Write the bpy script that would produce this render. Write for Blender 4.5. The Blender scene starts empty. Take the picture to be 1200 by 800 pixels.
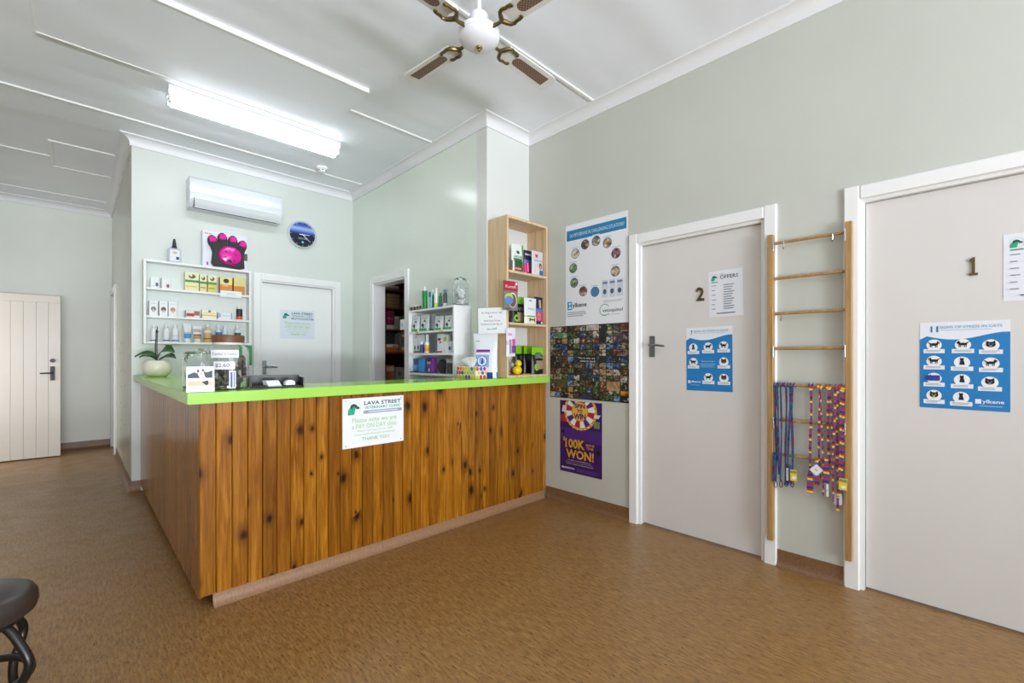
import bpy, bmesh, math, random
from mathutils import Vector, Matrix
random.seed(7)
PI = math.pi
scene = bpy.context.scene
col = scene.collection

# ------------------------------------------------------------------ camera
FPX, HOR, YAW, CAMH = 523.0, 417.5, math.atan(512 / 523.0), 1.22
cam = bpy.data.cameras.new('camera')
cam.sensor_fit = 'HORIZONTAL'; cam.sensor_width = 36.0
cam.lens = FPX / 1200 * 36.0
cam.shift_y = (HOR - 400) / 1200
cam.clip_start = 0.02
camo = bpy.data.objects.new('camera', cam); col.objects.link(camo)
camo.location = (0, 0, CAMH); camo.rotation_euler = (PI / 2, 0, -YAW)
scene.camera = camo

# ------------------------------------------------------------------ light
scene.view_settings.view_transform = 'Standard'
scene.view_settings.look = 'None'
scene.view_settings.gamma = 1.0
scene.view_settings.use_curve_mapping = False
scene.view_settings.exposure = -0.78

world = bpy.data.worlds.new('World'); scene.world = world
world.use_nodes = True
bg = world.node_tree.nodes['Background']
bg.inputs[0].default_value = (0.86, 0.93, 1.0, 1)
bg.inputs[1].default_value = 1.5

def area(name, loc, rot, sx, sy, power, color=(1, 1, 1)):
    l = bpy.data.lights.new(name, 'AREA'); l.shape = 'RECTANGLE'
    l.size = sx; l.size_y = sy; l.energy = power; l.color = color
    o = bpy.data.objects.new(name, l); col.objects.link(o)
    o.location = loc; o.rotation_euler = rot
    return o
# daylight falling through the shopfront window in the wall behind the camera
area('window_daylight', (1.0, -4.75, 1.6), (PI / 2, 0, 0), 3.2, 2.5, 265, (0.84, 0.93, 1.0))
# added fill light, aimed up through the same window to brighten the ceiling
area('ceiling_fill', (-.9, -5.1, .25), (PI / 2 + math.radians(24), 0, math.radians(-2)), 2.6, 1.0, 520, (0.88, 0.93, 1.0)).data.spread = math.radians(95)
# daylight from the room behind the open hallway door
area('hall_daylight', (-1.3, 7.36, 1.15), (PI / 2, 0, -PI / 2), 0.75, 1.8, 20, (1.0, 0.99, 0.96))

# ------------------------------------------------------------------ pixel helpers (1200x800 frame)
_F = Vector((math.sin(YAW), math.cos(YAW), 0)); _R = Vector((math.cos(YAW), -math.sin(YAW), 0))
def ray(x, y): return _F + _R * ((x - 600) / FPX) + Vector((0, 0, -(y - HOR) / FPX))
def onX(x, y, X): d = ray(x, y); return Vector((0, 0, CAMH)) + d * (X / d.x)
def onY(x, y, Y): d = ray(x, y); return Vector((0, 0, CAMH)) + d * (Y / d.y)
def onZ(x, y, z): d = ray(x, y); return Vector((0, 0, CAMH)) + d * ((z - CAMH) / d.z)

# ------------------------------------------------------------------ materials
def lin(h):
    h = h.lstrip('#')
    v = [int(h[i:i + 2], 16) / 255 for i in (0, 2, 4)]
    return tuple(c / 12.92 if c <= .04045 else ((c + .055) / 1.055) ** 2.4 for c in v) + (1,)
_mc = {}
def M(hexc, rough=.5, metal=0.0, spec=.5, emit=0, trans=0, alpha=1, name=None):
    k = (hexc, rough, metal, spec, emit, trans, alpha, name)
    if k in _mc: return _mc[k]
    m = bpy.data.materials.new(name or 'paint_' + hexc.strip('#'))
    m.use_nodes = True
    b = m.node_tree.nodes['Principled BSDF']
    c = lin(hexc)
    b.inputs['Base Color'].default_value = c
    b.inputs['Roughness'].default_value = rough
    b.inputs['Metallic'].default_value = metal
    b.inputs['Specular IOR Level'].default_value = spec
    if emit:
        b.inputs['Emission Color'].default_value = c
        b.inputs['Emission Strength'].default_value = emit
    if trans: b.inputs['Transmission Weight'].default_value = trans
    if alpha < 1: b.inputs['Alpha'].default_value = alpha
    _mc[k] = m
    return m

class NT:
    def __init__(s, name, rough=.5):
        s.m = bpy.data.materials.new(name); s.m.use_nodes = True
        s.t = s.m.node_tree; s.b = s.t.nodes['Principled BSDF']
        s.b.inputs['Roughness'].default_value = rough
    def n(s, kind, **kw):
        nd = s.t.nodes.new(kind)
        for k, v in kw.items():
            if k.startswith('i_'):
                key = k[2:].replace('_', ' ')
                nd.inputs[key].default_value = v
            else: setattr(nd, k, v)
        return nd
    def l(s, a, b): s.t.links.new(a, b)
    def coords(s, scale=(1, 1, 1), rnd=False):
        tc = s.n('ShaderNodeTexCoord'); mp = s.n('ShaderNodeMapping')
        mp.inputs['Scale'].default_value = scale
        src = tc.outputs['Object']
        if rnd:
            oi = s.n('ShaderNodeObjectInfo'); ml = s.n('ShaderNodeMath', operation='MULTIPLY'); ml.inputs[1].default_value = 37.0
            s.l(oi.outputs['Random'], ml.inputs[0])
            va = s.n('ShaderNodeVectorMath', operation='ADD'); cb = s.n('ShaderNodeCombineXYZ')
            for i in range(3): s.l(ml.outputs[0], cb.inputs[i])
            s.l(src, va.inputs[0]); s.l(cb.outputs[0], va.inputs[1]); src = va.outputs[0]
        s.l(src, mp.inputs[0])
        return mp.outputs[0]
    def ramp(s, fac, stops, interp='LINEAR'):
        r = s.n('ShaderNodeValToRGB'); cr = r.color_ramp; cr.interpolation = interp
        while len(cr.elements) < len(stops): cr.elements.new(0.5)
        for e, (p, c) in zip(cr.elements, stops):
            e.position = p; e.color = lin(c) if isinstance(c, str) else c
        s.l(fac, r.inputs[0]); return r.outputs[0]
    def noise(s, vec, scale, detail=3, rough=.5, dist=0):
        nd = s.n('ShaderNodeTexNoise'); nd.inputs['Scale'].default_value = scale
        nd.inputs['Detail'].default_value = detail; nd.inputs['Roughness'].default_value = rough
        nd.inputs['Distortion'].default_value = dist
        s.l(vec, nd.inputs['Vector']); return nd.outputs['Fac']
    def mix(s, fac, a, b, mode='MIX'):
        mx = s.n('ShaderNodeMix', data_type='RGBA', blend_type=mode)
        for sock, v in ((mx.inputs['Factor'], fac), (mx.inputs[6], a), (mx.inputs[7], b)):
            if isinstance(v, str): sock.default_value = lin(v)
            elif isinstance(v, (int, float)): sock.default_value = v
            else: s.l(v, sock)
        return mx.outputs[2]
    def bump(s, h, strength=.2, dist=.01):
        b = s.n('ShaderNodeBump'); b.inputs['Strength'].default_value = strength; b.inputs['Distance'].default_value = dist
        s.l(h, b.inputs['Height']); s.l(b.outputs[0], s.b.inputs['Normal'])
    def color(s, c): s.l(c, s.b.inputs['Base Color'])

def wall_paint(name, a, b, rough=.42, bumpy=.06):
    t = NT(name, rough); v = t.coords()
    t.color(t.ramp(t.noise(v, 1.7, 4), [(.3, a), (.7, b)]))
    t.bump(t.noise(v, 160, 2), bumpy, .004)
    return t.m
MAT_RIGHT = wall_paint('cream_wall_paint', '#c4c6bd', '#c9cbc2', .38)
MAT_STUB = wall_paint('cream_paint_window_lit', '#dadcd8', '#dee0dc', .38)  # same cream wall, lightened in colour for the window light it faces
MAT_MINT = wall_paint('pale_mint_wall_paint', '#d3d8d2', '#d7dcd6', .3)
MAT_GREEN = wall_paint('pale_green_wall_paint', '#e2ebdf', '#e6efe4', .2)
MAT_HALL = wall_paint('hall_wall_paint', '#e6e9e1', '#ecefe7', .38, .15)
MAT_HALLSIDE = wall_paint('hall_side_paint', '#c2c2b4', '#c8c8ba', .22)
t = NT('ceiling_paint', .5); v = t.coords()
t.color(t.ramp(t.noise(v, 1.2, 4), [(.3, '#eef1f7'), (.7, '#f2f4fa')]))
t.bump(t.noise(t.coords((.7, 2.2, 1)), 1.3, 1, .4), .55, .05); MAT_CEIL = t.m
MAT_TRIM = M('#efefed', .38, name='white_gloss_trim')
MAT_CORNICE = M('#e8e8ea', .5, name='cornice_white')
MAT_DOOR = wall_paint('door_paint', '#d8d4d0', '#dcd8d5', .36, .03)

# vinyl floor: brown with fine streaks that run along the room
t = NT('brown_flecked_vinyl', .33); v = t.coords((1, .16, 1)); v1 = t.coords()
base = t.ramp(t.noise(v, 95, 5, .65), [(.3, '#7b552c'), (.5, '#956e3e'), (.72, '#aa8450')])
fleck = t.ramp(t.noise(t.coords((1, .22, 1)), 150, 2, .5), [(.60, (0, 0, 0, 1)), (.72, (1, 1, 1, 1))])
c = t.mix(fleck, base, '#533c24')
c = t.mix(t.ramp(t.noise(v1, 2.2, 4, .6), [(.58, (0, 0, 0, 1)), (.9, (.35, .35, .35, 1))]), c, '#6d4a2b')
t.color(c)
rr = t.ramp(t.noise(v1, 6, 4), [(.3, (.30,) * 3 + (1,)), (.7, (.42,) * 3 + (1,))]); t.l(rr, t.b.inputs['Roughness'])
t.bump(t.noise(v, 120, 3), .08, .003); MAT_FLOOR = t.m
t = NT('brown_coved_skirting', .38); v = t.coords((1, 1, .5))
t.color(t.ramp(t.noise(v, 120, 4, .6), [(.3, '#6f4f33'), (.7, '#8b6748')])); MAT_SKIRT = t.m
t = NT('pinkish_brown_coved_kick', .42); v = t.coords((1, .4, .4))
t.color(t.ramp(t.noise(v, 130, 4, .6), [(.3, '#8a6549'), (.7, '#a27b5b')])); MAT_KICK = t.m

def pine(name, dark, mid, light, knot, rough=.3, halo_c='#5c3009'):
    t = NT(name, rough)
    v = t.coords((1, 1, .055), True); vk = t.coords((1, 1, .62), True); vb = t.coords((1, 1, .4), True)
    g = t.noise(v, 62, 5, .6, .6)
    c = t.ramp(g, [(.28, dark), (.5, mid), (.72, light)])
    rings = t.n('ShaderNodeTexWave', wave_type='RINGS', rings_direction='X')
    rings.inputs['Scale'].default_value = 9; rings.inputs['Distortion'].default_value = 5; rings.inputs['Detail'].default_value = 2
    t.l(t.coords((1, 1, .09), True), rings.inputs['Vector'])
    rf = t.ramp(rings.outputs['Fac'], [(.0, (.0,) * 3 + (1,)), (1, (.45,) * 3 + (1,))])
    c = t.mix(rf, c, dark)
    sp = t.n('ShaderNodeSeparateXYZ'); t.l(vk, sp.inputs[0]); cb2 = t.n('ShaderNodeCombineXYZ')
    t.l(sp.outputs[0], cb2.inputs[0]); t.l(sp.outputs[2], cb2.inputs[1])
    wob = t.n('ShaderNodeTexNoise'); wob.inputs['Scale'].default_value = 30; t.l(cb2.outputs[0], wob.inputs['Vector'])
    wv = t.n('ShaderNodeVectorMath', operation='MULTIPLY_ADD'); t.l(wob.outputs['Color'], wv.inputs[0]); wv.inputs[1].default_value = (.016, .016, 0); t.l(cb2.outputs[0], wv.inputs[2])
    vo = t.n('ShaderNodeTexVoronoi', feature='F1', distance='EUCLIDEAN', voronoi_dimensions='2D'); vo.inputs['Scale'].default_value = 7.5
    t.l(wv.outputs[0], vo.inputs['Vector'])
    sep = t.n('ShaderNodeSeparateColor'); t.l(vo.outputs['Color'], sep.inputs[0])
    sz = t.n('ShaderNodeMath', operation='MULTIPLY_ADD'); t.l(sep.outputs[1], sz.inputs[0]); sz.inputs[1].default_value = 1.25; sz.inputs[2].default_value = .35
    kd = t.n('ShaderNodeMath', operation='DIVIDE'); t.l(vo.outputs['Distance'], kd.inputs[0]); t.l(sz.outputs[0], kd.inputs[1])
    kn = t.ramp(kd.outputs[0], [(.0, (1,) * 3 + (1,)), (.06, (.8,) * 3 + (1,)), (.13, (0,) * 3 + (1,))])
    # only some voronoi cells hold a knot
    gt = t.n('ShaderNodeMath', operation='GREATER_THAN'); gt.inputs[1].default_value = .5; t.l(sep.outputs[0], gt.inputs[0])
    halo = t.ramp(kd.outputs[0], [(.0, (.9,) * 3 + (1,)), (.13, (.55,) * 3 + (1,)), (.30, (0,) * 3 + (1,))])
    mh = t.mix(1.0, halo, gt.outputs[0], 'MULTIPLY'); mk = t.mix(1.0, kn, gt.outputs[0], 'MULTIPLY')
    c = t.mix(mh, c, halo_c); c = t.mix(mk, c, knot)
    oi = t.n('ShaderNodeObjectInfo')
    tone = t.ramp(oi.outputs['Random'], [(0, (.66, .62, .56, 1)), (.5, (.92, .9, .87, 1)), (1, (1.0, 1.0, 1.0, 1))])
    c = t.mix(1.0, c, tone, 'MULTIPLY')
    t.color(c); t.bump(g, .1, .002); t.b.inputs['Specular IOR Level'].default_value = .32
    return t.m
MAT_PINE = pine('stained_pine', '#74420c', '#a66817', '#c88b2a', '#2a1506', .2)
t = NT('light_pine_board', .5); v = t.coords((1, 1, .03), True)
g = t.noise(v, 55, 4, .6, .4)
t.color(t.ramp(g, [(.3, '#c2a078'), (.5, '#d8bb92'), (.72, '#e4ccA6')])); MAT_LIGHTPINE = t.m
t = NT('rack_timber', .45); v = t.coords((1, 1, .05), True)
t.color(t.ramp(t.noise(v, 60, 4, .6, .4), [(.3, '#94703f'), (.5, '#ab8450'), (.75, '#bf9a66')])); MAT_RACK = t.m
MAT_LIME = M('#a2d656', .16, spec=.3, name='lime_green_laminate')
def glass_material(name, tint=(.96, .985, .98, 1)):
    m = bpy.data.materials.new(name); m.use_nodes = True
    b = m.node_tree.nodes['Principled BSDF']
    b.inputs['Base Color'].default_value = tint; b.inputs['Roughness'].default_value = .02
    b.inputs['Transmission Weight'].default_value = 1; b.inputs['IOR'].default_value = 1.45
    return m
MAT_GLASS = glass_material('clear_jar_glass')
MAT_BLACK = M('#131315', .4); MAT_CHROME = M('#c9ccd0', .18, 1.0); MAT_WHITE = M('#f1f2f3', .45)
MAT_PAPER = M('#eceef2', .6)

def photo_mat(name, cols, sc=30, seed=0.0):
    t = NT(name, .45); v = t.coords()
    mp = t.n('ShaderNodeMapping'); mp.inputs['Location'].default_value = (seed * 3.1, seed * 1.7, seed); t.l(v, mp.inputs[0])
    n_ = len(cols)
    t.color(t.ramp(t.noise(mp.outputs[0], sc, 3, .6), [(.3 + .4 * i / max(1, n_ - 1), c_) for i, c_ in enumerate(cols)]))
    return t.m

# ------------------------------------------------------------------ mesh builder
class MB:
    def __init__(s): s.v = []; s.f = []; s.mi = []; s.sm = []
    def add(s, vs, fs, mi=0, smooth=False):
        o = len(s.v); s.v += [tuple(p) for p in vs]
        for f in fs:
            s.f.append([i + o for i in f]); s.mi.append(mi); s.sm.append(smooth)
        return s
    def box(s, x0, x1, y0, y1, z0, z1, mi=0):
        vs = [(x, y, z) for x in (x0, x1) for y in (y0, y1) for z in (z0, z1)]
        return s.add(vs, [(0, 1, 3, 2), (4, 6, 7, 5), (0, 4, 5, 1), (2, 3, 7, 6), (0, 2, 6, 4), (1, 5, 7, 3)], mi)
    def cbox(s, x0, x1, y0, y1, z0, z1, c=.002, mi=0):
        """box with chamfered edges"""
        bm = bmesh.new(); r = bmesh.ops.create_cube(bm, size=1)
        for vv in bm.verts:
            vv.co = ((x0 + x1) / 2 + vv.co.x * (x1 - x0), (y0 + y1) / 2 + vv.co.y * (y1 - y0), (z0 + z1) / 2 + vv.co.z * (z1 - z0))
        c = min(c, .45 * min(x1 - x0, y1 - y0, z1 - z0))
        bmesh.ops.bevel(bm, geom=bm.edges[:], offset=c, segments=1, affect='EDGES')
        s.bm(bm, mi); return s
    def bm(s, bm, mi=0, smooth=False):
        bm.verts.index_update()
        s.add([vv.co[:] for vv in bm.verts], [[x.index for x in f.verts] for f in bm.faces], mi, smooth); bm.free(); return s
    def lathe(s, prof, seg=24, cx=0, cy=0, mi=0, smooth=True, caps=True):
        vs = []; fs = []
        n = len(prof)
        for k in range(seg):
            a = 2 * PI * k / seg
            for r, z in prof: vs.append((cx + r * math.cos(a), cy + r * math.sin(a), z))
        for k in range(seg):
            k2 = (k + 1) % seg
            for i in range(n - 1):
                fs.append((k * n + i, k2 * n + i, k2 * n + i + 1, k * n + i + 1))
        if caps:
            if prof[0][0] > 1e-6: fs.append([k * n for k in range(seg)][::-1])
            if prof[-1][0] > 1e-6: fs.append([k * n + n - 1 for k in range(seg)])
        return s.add(vs, fs, mi, smooth)
    def tube(s, path, r, seg=10, mi=0, flat=1.0, up=(0, 0, 1), cap=True, smooth=True):
        P = [Vector(p) for p in path]; n = len(P); vs = []; fs = []
        rr = r if isinstance(r, (list, tuple)) else [r] * n
        prev = None
        for i, p in enumerate(P):
            d = (P[min(i + 1, n - 1)] - P[max(i - 1, 0)]).normalized()
            if prev is None:
                u = Vector(up)
                if abs(u.dot(d)) > .95: u = Vector((1, 0, 0))
                a = (u - d * u.dot(d)).normalized()
            else:
                a = (prev - d * prev.dot(d)).normalized()
            prev = a; b = d.cross(a)
            for k in range(seg):
                w = 2 * PI * k / seg
                vs.append(p + a * (math.cos(w) * rr[i]) + b * (math.sin(w) * rr[i] * flat))
        for i in range(n - 1):
            for k in range(seg):
                k2 = (k + 1) % seg
                fs.append((i * seg + k, i * seg + k2, (i + 1) * seg + k2, (i + 1) * seg + k))
        if cap:
            fs.append(list(range(seg))[::-1]); fs.append([(n - 1) * seg + k for k in range(seg)])
        return s.add(vs, fs, mi, smooth)
    def prism(s, poly, z0, z1, mi=0, M4=None):
        n = len(poly)
        vs = [(x, y, z0) for x, y in poly] + [(x, y, z1) for x, y in poly]
        if M4 is not None: vs = [tuple(M4 @ Vector(p)) for p in vs]
        fs = [list(range(n))[::-1], [n + i for i in range(n)]] + [(i, (i + 1) % n, n + (i + 1) % n, n + i) for i in range(n)]
        return s.add(vs, fs, mi)
    def sphere(s, c, r, u=14, v=9, mi=0, sc=(1, 1, 1)):
        bm = bmesh.new(); bmesh.ops.create_uvsphere(bm, u_segments=u, v_segments=v, radius=r)
        for vv in bm.verts: vv.co = (c[0] + vv.co.x * sc[0], c[1] + vv.co.y * sc[1], c[2] + vv.co.z * sc[2])
        return s.bm(bm, mi, True)
    def build(s, name, mats, parent=None, loc=None, rz=0):
        me = bpy.data.meshes.new(name); me.from_pydata(s.v, [], s.f)
        for m in (mats if isinstance(mats, (list, tuple)) else [mats]): me.materials.append(m)
        for p, mi, sm in zip(me.polygons, s.mi, s.sm): p.material_index = mi; p.use_smooth = sm
        bm = bmesh.new(); bm.from_mesh(me); bmesh.ops.recalc_face_normals(bm, faces=bm.faces[:]); bm.to_mesh(me); bm.free()
        if any(s.sm):
            try: me.set_sharp_from_angle(angle=math.radians(38))
            except Exception: pass
        o = bpy.data.objects.new(name, me); col.objects.link(o)
        if parent: o.parent = parent
        if loc is not None: o.location = loc
        if rz: o.rotation_euler[2] = rz
        return o

def tag(o, label=None, cat=None, group=None, kind=None):
    if label: o['label'] = label
    if cat: o['category'] = cat
    if group: o['group'] = group
    if kind: o['kind'] = kind
    return o
def struct(o, label=None, cat=None): return tag(o, label, cat, None, 'structure')
def empty(name, loc=(0, 0, 0), rz=0, mat=None):
    o = bpy.data.objects.new(name, None); col.objects.link(o)
    o.empty_display_size = .05
    o.location = loc; o.rotation_euler[2] = rz
    return o
def face_rot(d):
    """local x = right, y = up, z = towards the viewer for a surface that faces d"""
    if d == '-X': m = Matrix(((0, 0, -1), (-1, 0, 0), (0, 1, 0)))
    elif d == '-Y': m = Matrix(((1, 0, 0), (0, 0, -1), (0, 1, 0)))
    return m.to_euler()

# ------------------------------------------------------------------ flat print: shapes and lettering laid on a surface
_tx = {}
def text_geo(s, bold=0.0):
    k = (s, bold)
    if k in _tx: return _tx[k]
    c = bpy.data.curves.new('t', 'FONT'); c.body = s; c.size = 1; c.offset = bold; c.resolution_u = 2; c.fill_mode = 'FRONT'
    o = bpy.data.objects.new('t', c)
    me = o.to_mesh()
    vs = [vv.co.copy() for vv in me.vertices]; fs = [list(p.vertices) for p in me.polygons]
    o.to_mesh_clear(); bpy.data.objects.remove(o); bpy.data.curves.remove(c)
    _tx[k] = (vs, fs); return vs, fs
class Print:
    """collects flat elements in (u, v); each later element lies a hair in front of the one before"""
    def __init__(s, z=.0006, step=.00025, warp=None): s.e = []; s.z = z; s.step = step; s.warp = warp
    def rect(s, u0, v0, u1, v1, m, sub=1, skew=0):
        if s.warp: sub = max(sub, 6)
        vs = []; fs = []
        for j in range(sub + 1):
            for i in range(sub + 1): vs.append((u0 + (u1 - u0) * i / sub + skew * j / sub, v0 + (v1 - v0) * j / sub))
        for j in range(sub):
            for i in range(sub): a = j * (sub + 1) + i; fs.append((a, a + 1, a + sub + 2, a + sub + 1))
        s.e.append((vs, fs, m)); return s
    def poly(s, pts, m): s.e.append((list(pts), [list(range(len(pts)))], m)); return s
    def ell(s, cu, cv, ru, rv, m, n=20, a0=0, a1=2 * PI):
        full = abs(a1 - a0 - 2 * PI) < 1e-6
        pts = [(cu + ru * math.cos(a0 + (a1 - a0) * k / (n if full else n - 1)), cv + rv * math.sin(a0 + (a1 - a0) * k / (n if full else n - 1))) for k in range(n)]
        if not full: pts.append((cu, cv))
        return s.poly(pts, m)
    def ring(s, cu, cv, r0, r1, m, n=28, a0=0, a1=2 * PI):
        vs = []; fs = []
        for k in range(n + 1):
            a = a0 + (a1 - a0) * k / n
            for r in (r0, r1): vs.append((cu + r * math.cos(a), cv + r * math.sin(a)))
        for k in range(n): fs.append((2 * k, 2 * k + 1, 2 * k + 3, 2 * k + 2))
        s.e.append((vs, fs, m)); return s
    def text(s, st, u0, v0, u1, v1, m, bold=0.0, tilt=0.0):
        vs, fs = text_geo(st, bold)
        if not vs: return s
        x0 = min(p.x for p in vs); x1 = max(p.x for p in vs); y0 = min(p.y for p in vs); y1 = max(p.y for p in vs)
        w = max(x1 - x0, 1e-6); h = max(y1 - y0, 1e-6)
        s.e.append(([(u0 + (p.x - x0) / w * (u1 - u0), v0 + (p.y - y0) / h * (v1 - v0) + tilt * (p.x - x0) / w) for p in vs], fs, m)); return s
    def lines(s, u0, v0, u1, v1, n, m, ragged=.3, fill=.45):
        """lines of print too small to read"""
        h = (v1 - v0) / n
        for k in range(n):
            e = u1 - random.random() * ragged * (u1 - u0)
            s.rect(u0, v1 - h * (k + fill), e, v1 - h * k, m)
        return s
    def build(s, name, parent, frame=None):
        """frame: function (u, v, w) -> local point of the parent; default is the parent's own xy plane"""
        mats = []; mb = MB()
        for i, (vs, fs, m) in enumerate(s.e):
            if m not in mats: mats.append(m)
            w = s.z + s.step * i
            pts = []
            for (u, v) in vs:
                ww = w + (s.warp(u, v) if s.warp else 0)
                pts.append(frame(u, v, ww) if frame else (u, v, ww))
            mb.add(pts, fs, mats.index(m))
        me = bpy.data.meshes.new(name); me.from_pydata(mb.v, [], mb.f)
        for m in mats: me.materials.append(m)
        for p, mi in zip(me.polygons, mb.mi): p.material_index = mi
        o = bpy.data.objects.new(name, me); col.objects.link(o); o.parent = parent
        return o
def frontY(u, v, w): return (u, -w, v)            # a face that looks along -Y of its thing
def poster(name, label, cat, origin, d, w, h, color, thick=.0012, roll=0):
    """sheet with its lower left corner (as seen) at origin"""
    mb = MB().box(0, w, 0, h, -thick, 0)
    o = mb.build(name, color)
    e = face_rot(d).to_matrix() @ Matrix.Rotation(roll, 3, 'Z')
    o.rotation_euler = e.to_euler(); o.location = origin
    return tag(o, label, cat)

# ================================================================== THE ROOM
XR, YS, XG, YB, XH, YE, ZC = 2.937, 2.78, 2.43, 5.27, .363, 8.22, 3.20
XL, YF, XHL = -2.6, -4.5, -1.0
def wall(name, boxes, mat, label):
    mb = MB()
    for b in boxes: mb.box(*b)
    return struct(mb.build(name, mat), label)
struct(MB().box(XL - .2, 4.3, YF - .2, YE + .2, -.12, 0).build('floor', MAT_FLOOR), 'brown flecked vinyl floor')
ceiling = struct(MB().box(XL - .2, 4.3, YF - .2, YE + .2, ZC, ZC + .1).build('ceiling', MAT_CEIL), 'off white sheeted ceiling with thin battens')
def batten(x0, x1, y0, y1):
    MB().cbox(x0, x1, y0, y1, ZC - .012, ZC + .001, .004).build('batten', MAT_TRIM, ceiling)
for y, x0, x1 in ((4.877, XL, XG - .08), (3.465, 1.56, XG - .08), (3.465, XL, -.17), (2.028, XL, XR - .08), (.62, XL, XR - .08), (6.335, XHL + .08, -.18), (7.74, XHL + .08, XH - .08), (-.8, XL, XR - .08), (-2.2, XL, XR - .08), (-3.6, XL, XR - .08)):
    batten(x0, x1, y - .013, y + .013)
# hatch of the hall ceiling
MB().box(-.15, XH - .075, 5.885, 6.62, ZC - .006, ZC + .001).build('hatch_panel', MAT_CEIL, ceiling)
batten(-.18, XH - .08, 5.862, 5.888); batten(-.18, XH - .08, 6.617, 6.643); batten(-.18, -.150, 5.888, 6.617)
# lowered panel beside the lamp
pn = MB().box(-.17, 1.556, 3.105, 3.925, ZC - .028, ZC + .001).build('dropped_panel', MAT_CEIL, ceiling)
MB().cbox(-.17, 1.556, 3.097, 3.112, ZC - .034, ZC, .002).build('edge_strip', MAT_TRIM, pn)
MB().cbox(-.178, -.166, 3.097, 3.929, ZC - .032, ZC, .002).build('edge_strip', MAT_TRIM, pn)
MB().cbox(-.17, 1.556, 3.913, 3.929, ZC - .032, ZC, .002).build('edge_strip', MAT_TRIM, pn)

WT = .12
D1 = (-.44, .395); D2 = (.848, 1.683); DH = 2.042           # openings in the right wall (y range), head height
wall('wall_right', [(XR, XR + WT, YF, D1[0], 0, ZC), (XR, XR + WT, D1[1], D2[0], 0, ZC), (XR, XR + WT, D2[1], YS + .1, 0, ZC),
                    (XR, XR + WT, D1[0], D1[1], DH, ZC), (XR, XR + WT, D2[0], D2[1], DH, ZC)], MAT_RIGHT, 'cream painted wall with two white doors')
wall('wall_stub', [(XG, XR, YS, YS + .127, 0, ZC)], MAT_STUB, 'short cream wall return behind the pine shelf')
SO = (4.044, 4.732)
wall('wall_reception_right', [(XG, XG + .127, YS + .127, SO[0], 0, ZC), (XG, XG + .127, SO[1], YB, 0, ZC), (XG, XG + .127, SO[0], SO[1], 2.041, ZC)],
     MAT_GREEN, 'pale green glossy wall with the store room opening')
D3 = (1.409, 2.205)
wall('wall_back', [(XH, D3[0], YB, YB + .127, 0, ZC), (D3[1], 3.6, YB, YB + .127, 0, ZC), (D3[0], D3[1], YB, YB + .127, 2.036, ZC)],
     MAT_MINT, 'pale mint wall behind the reception counter')
HO = (7.43, 8.13)
wall('wall_hall_right', [(XH, XH + .12, YB + .127, HO[0], 0, ZC), (XH, XH + .12, HO[1], YE, 0, ZC), (XH, XH + .12, HO[0], HO[1], 2.04, ZC)],
     MAT_HALLSIDE, 'shiny beige side wall of the hallway')
wall('wall_hall_end', [(XHL - .12, 1.6, YE, YE + .12, 0, ZC)], MAT_HALL, 'pale end wall of the hallway')
wall('wall_hall_left', [(XHL - .12, XHL, YB, 6.96, 0, ZC), (XHL - .12, XHL, 7.76, YE, 0, ZC), (XHL - .12, XHL, 6.96, 7.76, 2.04, ZC)], MAT_HALL, 'hallway wall on the left')
wall('wall_left_return', [(XL, XHL - .12, YB, YB + .12, 0, ZC)], MAT_HALL, 'wall return left of the hallway')
wall('wall_left', [(XL - .12, XL, YF, YB + .12, 0, ZC)], M('#c9c6ba', .5), 'cream wall on the left side of the waiting room')
WX, WZ = (-2.1, 2.7), (.3, 2.95)
wall('wall_front', [(XL, WX[0], YF - .15, YF, 0, ZC), (WX[1], XR + WT, YF - .15, YF, 0, ZC), (WX[0], WX[1], YF - .15, YF, 0, WZ[0]), (WX[0], WX[1], YF - .15, YF, WZ[1], ZC)],
     MAT_RIGHT, 'front wall with the shop window')
win = struct(empty('window_1', (0, YF, 0)), 'wide shop window')
MB().box(WX[0], WX[1], -.10, -.04, WZ[0], WZ[0] + .05).box(WX[0], WX[1], -.10, -.04, WZ[1] - .05, WZ[1]).box(WX[0], WX[0] + .05, -.10, -.04, WZ[0], WZ[1]).box(WX[1] - .05, WX[1], -.10, -.04, WZ[0], WZ[1]).build('window_frame', MAT_TRIM, win)
for xm in (-.5, 1.1): MB().box(xm - .025, xm + .025, -.09, -.05, WZ[0], WZ[1]).build('mullion', MAT_TRIM, win)
# store room shell
wall('wall_store', [(3.6, 3.7, YS, YB + .127, 0, ZC), (XR + WT, 3.6, YS, YS + .1, 0, ZC)], M('#b9b3a4', .6), 'store room wall')

# cornice, mitred round every corner of the room
def sweep(P, closed, prof, name, mat, idx0, fmt, labels=None, skip=()):
    n = len(P); segs = n if closed else n - 1
    nor = []
    for i in range(segs):
        d = Vector(P[(i + 1) % n]) - Vector(P[i]); d.normalize(); nor.append(Vector((-d.y, d.x)))
    for i in range(segs):
        if i in skip: continue
        mb = MB(); k = len(prof); vs = []
        for end in (0, 1):
            j = (i + end) % n; p = Vector(P[j])
            if closed or 0 < j < n - 1:
                m = nor[(j - 1) % segs] + nor[j % segs]
            else: m = nor[i]
            for d, z in prof: q = p + m * d; vs.append((q.x, q.y, z))
        fs = [(a, (a + 1) % k, k + (a + 1) % k, k + a) for a in range(k)] + [list(range(k)), [k + a for a in range(k)][::-1]]
        mb.add(vs, fs, 0, False)
        o = struct(mb.build(fmt(i), mat))
    return
RP = [(XR, YF), (XR, YS), (XG, YS), (XG, YB), (XH, YB), (XH, YE), (XHL, YE), (XHL, YB), (XL, YB), (XL, YF)]
cp = [(0, ZC), (.083, ZC), (.083, ZC - .010), (.076, ZC - .012)]
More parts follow.
